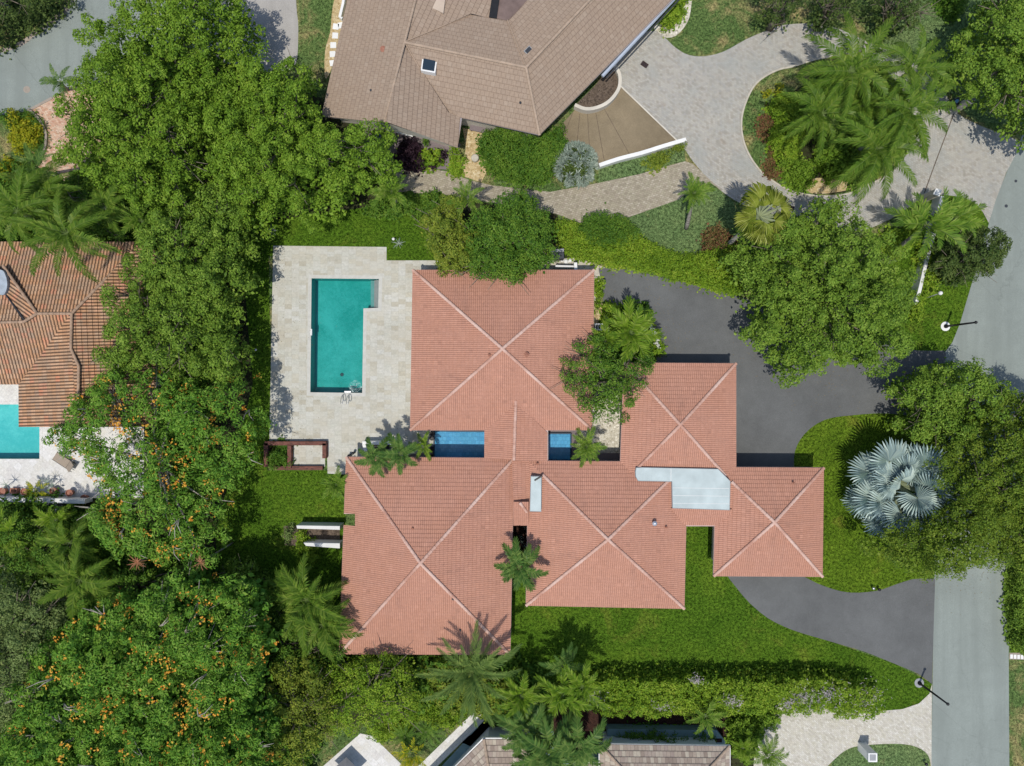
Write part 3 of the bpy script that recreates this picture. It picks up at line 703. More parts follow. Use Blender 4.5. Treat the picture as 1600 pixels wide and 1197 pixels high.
# ------------------------------------------------------------ main house
house = empty('house', P(830, 700), 'large house of joined hipped roofs in salmon pink tiles beside the green pool', 'house')
EZ = 2.9
def wing(root, corners, apex, mat, capmat, course=0.34, ez=EZ, notch=None, eave_skip=(), caps=(0,1,2,3), wallmat=None, inset=0.65, cutcap=None, soff=True):
    """corners px: NW, NE, SE, SW; apex (px,py,z)"""
    c = [P(x, y, ez) for x, y in corners]; A = P(*apex)
    mb = MB()
    for i in range(4):
        a, b = c[i], c[(i+1) % 4]
        if notch and notch[0] == i:
            polys = notch[1](a, b, A)
        else: polys = [[a, b, A]]
        roof_face(mb, polys, course)
    rf = mb.build('roof', mat, root)
    for i in caps:
        end = c[i] if not (cutcap and i in cutcap) else c[i].lerp(A, cutcap[i])
        mb = MB(); ridge(mb, end + Vector((0,0,0.03)), A + Vector((0,0,0.05)), 0.135)
        mb.build('ridge_cap', capmat, rf)
    if soff:
        cen = sum(c, Vector())/4
        ps = [(q.x + (0.03 if q.x > cen.x else -0.03), q.y + (0.03 if q.y > cen.y else -0.03)) for q in c]
        if notch:
            nb = notch[2]; ps = nb(ps)
        mb = MB(); mb.prism(ps, ez-0.17, ez-0.012); mb.build('eave', wallmat[1], rf)
    iw = [(q.x - inset*(1 if q.x > cen.x else -1), q.y - inset*(1 if q.y > cen.y else -1)) for q in c]
    if notch: iw = [(x + (0.9 if x < cen.x else 0), y) for x, y in iw]
    mb = MB(); mb.prism(iw, 0.0, ez-0.175, cap=False); wl = mb.build('wall', wallmat[0], root)
    return rf, iw
M['fascia'] = plain('pale_pink_fascia', (0.56, 0.40, 0.36), 0.7, 0.05, 1)
M['wall_main'] = plain('ivory_wall_render', (0.58, 0.54, 0.47), 0.85, 0.06, 0.8)
wm = (M['wall_main'], M['fascia'])
_, wA = wing(house, [(645,422),(928,422),(925,672),(641,672)], (785,545,5.5), M['roof_pink'], M['cap_pink'], wallmat=wm)
nz = [(530,822),(555,822),(555,803),(534,803)]
def notchB(a, b, A):
    # west face of the south-west wing: corners SW (a), NW (b)
    nrm = (b-a).cross(A-a).normalized()
    if nrm.z < 0: nrm = -nrm
    def on(px, py):
        z = EZ
        for _ in range(6):
            q = P(px, py, z); z = a.z - ((q.x-a.x)*nrm.x + (q.y-a.y)*nrm.y)/nrm.z
        q = P(px, py, z); return q
    e0 = a.lerp(b, 0); ys = [on(555, 822), on(555, 803)]
    # split by horizontal cuts at the notch's two sides
    def cut(poly, y, keep_above):
        out = []
        for i in range(len(poly)):
            s, t = poly[i], poly[(i+1) % len(poly)]
            ds, dt = (s.y-y)*(1 if keep_above else -1), (t.y-y)*(1 if keep_above else -1)
            if ds >= 0: out.append(s)
            if (ds >= 0) != (dt >= 0): out.append(s.lerp(t, ds/(ds-dt)))
        return out
    def cutx(poly, x):
        out = []
        for i in range(len(poly)):
            s, t = poly[i], poly[(i+1) % len(poly)]
            ds, dt = s.x-x, t.x-x
            if ds >= 0: out.append(s)
            if (ds >= 0) != (dt >= 0): out.append(s.lerp(t, ds/(ds-dt)))
        return out
    tri = [a, b, A]
    y0, y1 = ys[0].y, ys[1].y
    mid = cut(cut(tri, y0, True), y1, False)
    return [cut(tri, y0, False), cutx(mid, ys[0].x), cut(tri, y1, True)]
def notchE(ps):
    # eave slab of the south-west wing gets the same notch; ps order NW, NE, SE, SW
    a, b, c, d = ps; y0, y1 = P(0, 822, EZ).y, P(0, 803, EZ).y; x = P(555, 0, EZ).x
    def ex(y): t = (y-d[1])/(a[1]-d[1]); return d[0]+(a[0]-d[0])*t
    return [a, b, c, d, (ex(y0), y0), (x, y0), (x, y1), (ex(y1), y1)]
_, wB = wing(house, [(541,714),(803,716),(797,1023),(530,1022)], (657,880,5.55), M['roof_pink'], M['cap_pink'], wallmat=wm, notch=(3, notchB, notchE))
_, wC = wing(house, [(826,720),(1074,722),(1069,951),(822,946)], (950,843,5.15), M['roof_pink'], M['cap_pink'], wallmat=wm, cutcap={0: 0.18, 1: 0.24})
_, wD = wing(house, [(975,567),(1150,568),(1150,762),(968,760)], (1063,664,4.6), M['roof_pink'], M['cap_pink'], wallmat=wm, cutcap={2: 0.20, 3: 0.31})
_, wE = wing(house, [(1119,730),(1287,731),(1285,901),(1115,900)], (1210,816,4.5), M['roof_pink'], M['cap_pink'], wallmat=wm, cutcap={0: 0.27})
# link between the two western wings
mb = MB(); RZ = 3.75
roof_face(mb, [[P(806,628,RZ), P(757,672,EZ), P(757,717,EZ), P(803,718,RZ)]])
roof_face(mb, [[P(806,628,RZ), P(803,720,RZ), P(855,721,EZ), P(855,676,EZ)]])
lk = mb.build('roof', M['roof_pink'], house)
for pp in ([P(800,719,3.35), P(802,784,3.35), P(834,784,2.85), P(834,719,2.85)],
           [P(802,784,3.6), P(826,784,3.6), P(826,821,2.88), P(802,821,2.88)],
           [P(1048,794,3.52), P(1144,796,3.52), P(1141,821,2.92), P(1070,821,2.92)]):
    mb = MB(); roof_face(mb, [pp]); mb.build('roof', M['roof_pink'], house)
for a, b in ((P(806,626,RZ+.04), P(803,719,RZ+.04)), (P(812,785,3.66), P(823,800,3.35))):
    mb = MB(); ridge(mb, a, b); mb.build('ridge_cap', M['cap_pink'], lk)
mb = MB(); mb.prism([P(x,y,2.8)[:2] for x,y in ((757,668),(856,670),(856,722),(757,719))], 2.73, 2.88); mb.build('eave', M['fascia'], lk)
mb = MB(); mb.prism([P(x,y,2.8)[:2] for x,y in ((802,719),(827,719),(827,821),(802,821))], 2.68, 2.83); mb.build('eave', M['fascia'], lk)
mb = MB(); mb.prism([P(x,y,2.8)[:2] for x,y in ((1069,790),(1118,790),(1118,822),(1069,822))], 2.73, 2.885); mb.build('eave', M['fascia'], lk)
mb = MB(); mb.prism([P(x,y)[:2] for x,y in ((760,655),(854,655),(854,735),(760,735))], 0, 2.72, cap=False); mb.build('wall', M['wall_main'], house)
mb = MB(); mb.prism([P(x,y)[:2] for x,y in ((1060,740),(1125,740),(1125,810),(1060,810))], 0, 2.72, cap=False); mb.build('wall', M['wall_main'], house)
# flat roofs
for pts, z in (([(994,731),(1003,730.5),(1122,733),(1141,752),(1140,797),(1051,794),(1050,752.5),(997,751.5),(993.5,745),(993,737)], 3.72),
               ([(829.5,744.5),(846,744.5),(845.5,799.5),(828,799)], 3.72)):
    mb = MB(); mb.prism([P(x,y,z)[:2] for x,y in pts], 2.9, z); fr = mb.build('flat_roof', M['paleblue'], house, bevel=0.03)
    mb = MB(); q = [P(x,y,z) for x,y in pts]
    for i in range(len(q)):
        mb.tube([q[i]+Vector((0,0,.0)), q[(i+1)%len(q)]+Vector((0,0,.0))], 0.022, 5)
    mb.build('roof_edge_trim', M['greysteel'], fr)
for y in (762, 774, 786):   # laps of the membrane
    mb = MB(); mb.prism([P(x,yy,3.72)[:2] for x,yy in ((1051.5,y),(1139,y+1),(1139,y+1.6),(1051.5,y+.6))], 3.70, 3.726); mb.build('membrane_lap', M['wallwhite'], house)
mb = MB(); mb.prism([P(x,yy,3.72)[:2] for x,yy in ((1048,732),(1048.8,732),(1048.8,751.5),(1048,751.5))], 3.70, 3.726); mb.build('membrane_lap', M['wallwhite'], house)
# vents, pipes
def vent(px, py, z, r=0.09, hgt=0.35, mat=None, root=None):
    mb = MB(); c = P(px, py, z); mb.lathe((c.x, c.y, z-0.15), [(r,0),(r,hgt),(r*1.6,hgt),(r*1.6,hgt+0.06),(r*0.5,hgt+0.12)], 12)
    mb.build('roof_vent', mat or M['white'], root)
vent(1022.5, 817.5, 4.2, 0.12, 0.25, M['metal'], house)
vent(1041, 824, 3.7, 0.06, 0.15, M['terracotta'], house)
vent(644.5, 825.5, 4.75, 0.06, 0.15, M['terracotta'], house)
vent(708, 936, 4.6, 0.06, 0.15, M['dark'], house)
vent(719.5, 984.5, 3.7, 0.05, 0.15, M['dark'], house)
vent(823.0, 554.0, 5.0, 0.12, 0.15, M['terracotta'], house)
vent(764.5, 554.5, 5.25, 0.07, 0.15, M['terracotta'], house)
vent(839.5, 724.5, 3.2, 0.06, 0.15, M['terracotta'], house)
vent(1240, 754, 3.6, 0.05, 0.12, M['terracotta'], house)
mb = MB(); c = P(841, 746, 3.75); mb.tube([(c.x-.3,c.y-.25,3.78),(c.x+.35,c.y+.15,3.84)], 0.06, 6); mb.build('roof_pipe', M['black'], house)
# a few openings so the walls read from the side
for iw, root in ((wA, house),):
    (x0,y1),(x1,_),(_,y0),_ = iw
    for t in (0.2, 0.5, 0.8):
        window(root, (x0, y0+(y1-y0)*t, 0), 2.2, math.pi, 0.15, 2.2)
        window(root, (x1, y0+(y1-y0)*t, 0), 1.4, 0)
for t in (0.25, 0.5, 0.75):
    (x0,y1),(x1,_),(_,y0),_ = wC
    window(house, (x0+(x1-x0)*t, y0, 0), 1.6, -math.pi/2)
    (x0,y1),(x1,_),(_,y0),_ = wB
    window(house, (x0+(x1-x0)*t, y0, 0), 1.6, -math.pi/2)
(x0,y1),(x1,_),(_,y0),_ = wD
mb = MB(); mb.box((x1, (y0+y1)/2+0.8), 0.08, 4.9, 0.0, 2.25); gd = mb.build('garage_door', M['white'], house)
(x0,y1),(x1,_),(_,y0),_ = wE
for t in (0.3, 0.7): window(house, (x1, y0+(y1-y0)*t, 0), 1.6, 0)

# courtyard ponds
for pts, lab, lights in (([(679,673),(760,674),(760,716),(678,715)], 'blue tiled courtyard pond between the two western wings, next to the palms', True),
                 ([(850,677),(892,677),(892,719),(850,719)], 'small blue courtyard pond between the link roof and the courtyard palm', False)):
    q = [P(*p) for p in pts]; cx = sum((p for p in q), Vector())/4
    rt = empty('pond', cx, lab, 'pond')
    mb = MB(); mb.prism([p[:2] for p in q], 0.0, 0.10, cap=False); mb.build('pond_floor', M['pond_floor'], rt)
    mb = MB(); q2 = [cx + (p-cx)*1.0 for p in q]
    for i in range(4):
        a, b = q2[i], q2[(i+1)%4]; mb.tube([(a.x,a.y,0.14),(b.x,b.y,0.14)], 0.07, 6)
    mb.build('pond_rim', M['pond_wall'], rt)
    mb = MB(); mb.poly([(p.x, p.y, 0.16) for p in q]); mb.build('water', M['water'], rt)
M['rail'] = M['metal']
for k, y in enumerate((677, 684.5, 700.5, 713)):
    mb = MB(); c = P(675.5, y); mb.lathe((c.x, c.y, 0.01), [(0.14,0),(0.19,0.28),(0.20,0.32),(0.16,0.32),(0.14,0.22)], 14)
    tag(mb.build('plant_pot', M['black']), 'small black pot left of the courtyard pond, %s' % ('nearest the upper roof','second from the upper roof','third from the upper roof','nearest the lower roof')[k], 'pot', 'black pots beside the pond')

# ------------------------------------------------------------ brown-roofed house north
nb = empty('house', P(760, 90), 'neighbouring house at the top with mushroom brown tiled roofs and a square skylight', 'house')
g = lambda x, y, z: P(x, y, z)
ZE, ZR = 3.2, 5.7
faces = [
 [[g(548,-22,ZE), g(503,182,ZE), g(600,192,ZR), g(632,66,ZR), g(654,-20,ZR)]],
 [[g(632,66,ZR), g(600,192,ZR), g(715,231,ZE), g(723,184,ZE), g(697,179,ZE)]],
 [[g(632,66,ZR), g(697,179,ZE), g(843,211,ZE), g(822,105,ZR)]],
 [[g(822,105,ZR), g(843,211,ZE), g(1075,-24,ZE), g(940,-20,ZR)]],
 [[g(632,66,ZR), g(735,23,4.35), g(793,32,4.35), g(822,105,ZR)]],
 [[g(822,105,ZR), g(793,32,4.35), g(803,24,4.3), g(845,-24,4.3), g(940,-20,ZR)]],
 [[g(632,66,ZR), g(654,-20,ZR), g(772,-20,4.35), g(765,27,4.35), g(735,23,4.35)]],
]
mb = MB()
for f in faces: roof_face(mb, f, 0.40, 0.03)
rfn = mb.build('roof', M['roof_brown'], nb)
for a, b in ((g(600,192,ZR+.03), g(632,66,ZR+.05)), (g(632,66,ZR+.05), g(654,-20,ZR+.05)), (g(632,66,ZR+.05), g(822,105,ZR+.05)), (g(843,211,ZE+.05), g(822,105,ZR+.05)), (g(822,105,ZR+.05), g(940,-20,ZR+.05))):
    mb = MB(); ridge(mb, a, b, 0.12, 0.4); mb.build('ridge_cap', M['cap_brown'], rfn)
for a, b in ((g(632,66,ZR), g(697,179,ZE)), (g(632,66,ZR), g(735,23,4.35)), (g(793,32,4.35), g(822,105,ZR))):
    mb = MB(); mb.tube([a+Vector((0,0,.06)), b+Vector((0,0,.06))], 0.045, 6); mb.build('valley_flashing', M['cap_brown'], rfn)
# dark light-well and the lower roof behind it, its shade painted into the brown
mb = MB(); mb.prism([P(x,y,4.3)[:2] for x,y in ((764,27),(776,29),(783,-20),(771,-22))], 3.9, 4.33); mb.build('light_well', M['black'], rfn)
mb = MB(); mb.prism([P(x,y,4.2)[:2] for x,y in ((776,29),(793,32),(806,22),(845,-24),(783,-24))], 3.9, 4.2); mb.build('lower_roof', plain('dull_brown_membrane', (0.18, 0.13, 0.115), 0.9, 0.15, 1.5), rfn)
mb = MB(); mb.prism([P(x,y,5.2)[:2] for x,y in ((671,12),(693,22),(699,-24),(674,-24))], 4.6, 5.35); mb.build('chimney_block', plain('beige_render', (0.52, 0.42, 0.33), 0.8, 0.05), rfn)
# skylight
sk = [(660.5,86.5),(683.5,90),(680,114),(657.5,110)]
def zc(x, y): return 5.15
mb = MB(); q = [P(x,y,5.2) for x,y in sk]
mb.prism([p[:2] for p in q], 4.4, 5.2); skl = mb.build('skylight', M['white'], rfn)
cxy = sum(q, Vector())/4
mb = MB(); mb.prism([(cxy.x+(p.x-cxy.x)*0.82, cxy.y+(p.y-cxy.y)*0.82) for p in q], 5.0, 5.235); mb.build('pane', M['glass'], skl)
for x, y, z, m_, r_ in ((599,77,5.0,'terracotta',0.16),(619,54,5.2,'dark',0.07),(580,141.5,4.9,'dark',0.07),(650,43.5,5.3,'cap_brown',0.09),(651.5,138,4.7,'white',0.09),(649,56,5.3,'dark',0.05),(813,160.5,4.4,'dark',0.06)):
    vent(x, y, z, r_, 0.15, M[m_], nb)
mb = MB(); c = P(825.5, 79, 5.35); mb.box(c, 0.62, 0.42, 4.9, 5.42, R(45)); mb.build('roof_vent', M['greysteel'], nb); mb = MB(); mb.box(c, 0.5, 0.3, 5.3, 5.44, R(45)); mb.build('vent_grille', M['dark'], nb)
# eave slab + walls
outl = [(548,-22),(503,182),(600,190),(714,230),(722,184),(843,211),(1075,-24)]
mb = MB(); mb.prism([P(x,y,ZE)[:2] for x,y in outl], ZE-0.2, ZE-0.015); mb.build('eave', plain('grey_fascia', (0.30, 0.27, 0.27), 0.7, 0.05), nb)
cc = P(790, 30, 0); 
inn = []
for x, y in [(560,-40),(520,168),(600,178),(705,212),(713,172),(838,196),(1040,-6)]:
    inn.append(P(x, y, ZE)[:2])
mb = MB(); mb.prism(inn, 0, ZE-0.21, cap=False); mb.build('wall', M['cream'], nb)
# gable triangle at the south end
mb = MB(); mb.poly([P(510,180,ZE), P(600,190.5,ZR-0.1), P(712,228,ZE)]); mb.build('gable_wall', M['cream'], nb)
# silver gutter screen along the drive side
mb = MB(); a, b = P(941,119,2.9), P(1057,-6,2.9); mb.tube([a, b], 0.15, 6); mb.build('gutter', plain('pale_blue_gutter', (0.42,0.47,0.55), 0.4, 0.05), nb)
mb = MB(); a2, b2 = P(947,122,2.6), P(1063,-3,2.6); mb.tube([a2, b2], 0.07, 6); mb.build('gutter', M['dark'], nb)  # dark tube painted in for the shade strip beyond the pale edge

# ------------------------------------------------------------ orange-roofed house west
wh = empty('house', P(80, 520), 'neighbouring house at the left with weathered orange barrel-tile roof', 'house')
ZE, ZR = 3.1, 5.0
mb = MB()
top = ZR
faces = [
 [[g(-60,378,ZE), g(220,378,ZE), g(112,490,ZR), g(58,490,ZR)]],
 [[g(220,378,ZE), g(244,392,ZE-.05), g(244,667,ZE-.05), g(122,667,ZR-.15), g(112,545,ZR), g(112,490,ZR)]],
 [[g(112,490,ZR), g(112,545,ZR), g(122,667,ZR), g(30,667,ZE+.6), g(30,601,ZE+.6)]],
 [[g(-60,601,ZE), g(34,601,ZE), g(112,490,ZR), g(58,490,ZR), g(37,503,ZR-.15), g(-60,505,ZR-.15)]],
]
for f in faces: roof_face(mb, f, 0.40, 0.05)
f2 = [[g(5,415,4.1), g(58,490,ZR+.02), g(37,503,ZR), g(9,461,4.35), g(-15,440,4.0)]]
roof_face(mb, f2, 0.40, 0.05)
roof_face(mb, [[g(9,461,4.45), g(37,503,ZR+.03), g(-60,504,ZR+.03), g(-60,461,4.45)]], 0.4, 0.05)
rfo = mb.build('roof', M['roof_orange'], wh)
for a, b in ((g(220,380,ZE+.08), g(112,490,ZR+.1)), (g(112,490,ZR+.1), g(58,490,ZR+.1)), (g(58,490,ZR+.1), g(37,503,ZR+.1)), (g(37,503,ZR+.1), g(-60,505,ZR+.1)), (g(112,490,ZR+.1), g(111,545,ZR+.1)), (g(111,545,ZR+.1), g(123,572,ZR+.08)), (g(123,572,ZR+.08), g(122,667,ZR+.08)), (g(5,415,4.2), g(58,490,ZR+.08))):
    mb = MB(); ridge(mb, a, b, 0.12, 0.42); mb.build('ridge_cap', M['cap_orange'], rfo)
for a, b in ((g(112,490,ZR+.03), g(35,601,ZE+.12)), (g(9,461,4.5), g(38,500,ZR+.06))):
    mb = MB(); mb.tube([a, b], 0.05, 6); mb.build('valley_flashing', M['dark'], rfo)
mb = MB(); c = P(-8, 440, 4.6); mb.prism([P(x,y,4.6)[:2] for x,y in spl([(-40,420),(0,421),(9,430),(12,445),(8,459),(-2,461),(-40,461)],3)], 3.9, 4.65); mb.build('flat_roof', plain('grey_blue_membrane', (0.35,0.40,0.45), 0.7, 0.15, 2), wh)
mb = MB(); mb.prism([P(x,y,ZE)[:2] for x,y in ((-60,379),(220,379),(243,392),(243,666),(31,666),(31,600),(-60,600))], ZE-0.22, ZE-0.06); mb.build('eave', M['cream'], wh)
mb = MB(); mb.prism([P(x,y,ZE)[:2] for x,y in ((-60,392),(210,392),(230,405),(230,650),(52,650),(52,586),(-60,586))], 0, ZE-0.225, cap=False); mb.build('wall', M['cream'], wh)
# ------------------------------------------------------------ beige-roofed house south
sh = empty('house', P(1000, 1230), 'bottom neighbour\'s house with beige tile roof below the planted terrace trough', 'house')
mb = MB(); ZE = 3.4
roof_face(mb, [[g(937,1163,ZE), g(1140,1166,ZE), g(1080,1232,5.0), g(1000,1232,5.0)]], 0.44, 0.03)
roof_face(mb, [[g(1140,1166,ZE), g(1080,1232,5.0), g(1080,1330,5.0), g(1140,1330,ZE)]], 0.44, 0.03)
roof_face(mb, [[g(937,1163,ZE), g(1000,1232,5.0), g(1000,1330,5.0), g(937,1330,ZE)]], 0.44, 0.03)
rs = mb.build('roof', M['roof_beige'], sh)
for a, b in ((g(1140,1166,ZE+.05), g(1080,1232,5.05)), (g(937,1163,ZE+.05), g(1000,1232,5.05))):
    mb = MB(); ridge(mb, a, b, 0.12, 0.42); mb.build('ridge_cap', M['cap_brown'], rs)
mb = MB(); mb.prism([P(x,y,ZE)[:2] for x,y in ((935.5,1162),(1141.5,1165),(1141.5,1330),(935.5,1330))], ZE-0.2, ZE-0.015); mb.build('eave', M['white'], rs)
mb = MB(); mb.prism([P(x,y,ZE)[:2] for x,y in ((950,1175),(1128,1177),(1128,1330),(950,1330))], 0, ZE-0.21, cap=False); mb.build('wall', M['wallwhite'], sh)
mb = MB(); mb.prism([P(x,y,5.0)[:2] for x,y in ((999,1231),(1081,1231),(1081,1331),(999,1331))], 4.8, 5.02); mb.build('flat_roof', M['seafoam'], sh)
mb = MB(); roof_face(mb, [[g(895,1192,3.2), g(1000,1195,3.2), g(1000,1280,4.6), g(940,1280,4.6)]], 0.44, 0.03)
mb.build('roof', M['roof_beige'], sh)
mb = MB(); mb.prism([P(x,y,3.2)[:2] for x,y in ((893,1190.5),(950,1192),(950,1300),(893,1300))], 2.9, 3.185); mb.build('eave', M['white'], sh)
sh2 = empty('house', P(760, 1240), 'corner of a second beige tiled roof beside the diagonal pale path', 'house')
mb = MB()
roof_face(mb, [[g(756,1155,3.4), g(700,1208,3.4), g(640,1270,3.4), g(775,1270,5.0)]], 0.44, 0.03)
roof_face(mb, [[g(756,1155,3.4), g(785,1155,3.4), g(850,1155,3.4), g(850,1270,5.0), g(775,1270,5.0)]], 0.44, 0.03)
r2 = mb.build('roof', M['roof_beige'], sh2)
mb = MB(); ridge(mb, g(756,1155,3.45), g(775,1270,5.05), 0.12); mb.build('ridge_cap', M['cap_brown'], r2)
mb = MB(); mb.prism([P(x,y,3.4)[:2] for x,y in ((755,1153),(852,1153),(852,1270),(638,1270))], 3.15, 3.385); mb.build('eave', M['white'], r2)
mb = MB(); mb.prism([P(x,y,3.4)[:2] for x,y in ((762,1168),(840,1168),(840,1270),(665,1270))], 0, 3.15, cap=False); mb.build('wall', M['wallwhite'], sh2)
# white planter terrace in front of the beige roof
pt = empty('planter_wall', P(1040, 1150), 'long low grey-blue terrace wall with a planted trough above the beige roof', 'planter')
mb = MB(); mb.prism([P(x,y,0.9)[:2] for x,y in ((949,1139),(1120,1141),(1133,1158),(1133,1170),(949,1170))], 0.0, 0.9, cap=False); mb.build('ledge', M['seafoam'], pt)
mb = MB(); mb.prism([P(x,y,0.9)[:2] for x,y in ((954,1152),(1128,1154),(1128,1160),(954,1160))], 0.85, 0.915); mb.build('trough', M['mulch'], pt)
# grey pyramid parasol on the patio
pr = empty('parasol', P(540, 1205), 'grey square parasol on the pale patio at the bottom edge', 'parasol')
mb = MB(); A = P(541, 1209, 1.7); cs = [P(541,1183,1.25), P(566,1208,1.25), P(541,1232,1.25), P(514,1208,1.25)]
for i in range(4): mb.poly([cs[i], cs[(i+1)%4], A])
mb.build('canopy', plain('grey_canvas', (0.16,0.165,0.18), 0.8, 0.06), pr)
mb = MB(); mb.tube([(A.x,A.y,0.02),(A.x,A.y,1.68)], 0.03, 8); mb.build('pole', M['metal'], pr)
# ------------------------------------------------------------ foliage
def quads_object(name, V, mat, parent=None):
    """V: (n,4,3) array of leaf corners in world coordinates"""
    n = len(V); off = parent_off(parent)
    V = V.reshape(-1, 3) - np.array(off)
    me = bpy.data.meshes.new(name)
    me.vertices.add(n*4); me.vertices.foreach_set('co', V.astype(np.float32).ravel())
    me.loops.add(n*4); me.loops.foreach_set('vertex_index', np.arange(n*4, dtype=np.int32))
    me.polygons.add(n); me.polygons.foreach_set('loop_start', np.arange(0, n*4, 4, dtype=np.int32))
    me.update(calc_edges=True); me.validate()
    me.materials.append(mat)
    o = bpy.data.objects.new(name, me); col.objects.link(o)
    if parent is not None: o.parent = parent
    return o

def unit(a): return a/np.maximum(1e-9, np.linalg.norm(a, axis=-1, keepdims=True))

def leaves(cen, nrm, ln, wd, rng=RNG, fold=0.0):
    """kite-shaped leaves at cen with normals nrm; returns (n,4,3)"""
    n = len(cen)
    t = unit(rng.normal(size=(n, 3))); d = unit(t - nrm*np.sum(t*nrm, axis=1, keepdims=True))
    s = np.cross(nrm, d)
    L = (ln*(0.65+0.7*rng.random(n)))[:, None]; W = (wd*(0.65+0.7*rng.random(n)))[:, None]
    a = cen - d*L*0.5; c = cen + d*L*0.5 - nrm*L*0.10
    m = cen - d*L*0.05 + nrm*L*0.05
    return np.stack([a, m - s*W*0.5, c, m + s*W*0.5], axis=1)

def in_poly(x, y, poly):
    ins = np.zeros(len(x), bool); m = len(poly)
    for i in range(m):
        x1, y1 = poly[i]; x2, y2 = poly[(i+1) % m]
        if y1 == y2: continue
        c = ((y1 > y) != (y2 > y)) & (x < (x2-x1)*(y-y1)/(y2-y1)+x1)
        ins ^= c
    return ins

def edge_dist(x, y, poly):
    d = np.full(len(x), 1e9); m = len(poly)
    for i in range(m):
        x1, y1 = poly[i]; x2, y2 = poly[(i+1) % m]
        vx, vy = x2-x1, y2-y1; L2 = vx*vx+vy*vy+1e-9
        t = np.clip(((x-x1)*vx+(y-y1)*vy)/L2, 0, 1)
        d = np.minimum(d, np.hypot(x-x1-t*vx, y-y1-t*vy))
    return d

def scatter(poly, gap, rng):
    """jittered hex grid inside polygon (world metres)"""
    xs = [p[0] for p in poly]; ys = [p[1] for p in poly]
    gx = np.arange(min(xs)-gap, max(xs)+gap, gap); gy = np.arange(min(ys)-gap, max(ys)+gap, gap*0.87)
    X, Y = np.meshgrid(gx, gy); X = X + (np.arange(len(gy)) % 2)[:, None]*gap*0.5
    X = X.ravel() + rng.uniform(-0.42, 0.42, X.size)*gap; Y = Y.ravel() + rng.uniform(-0.42, 0.42, Y.size)*gap
    k = in_poly(X, Y, poly); return X[k], Y[k]

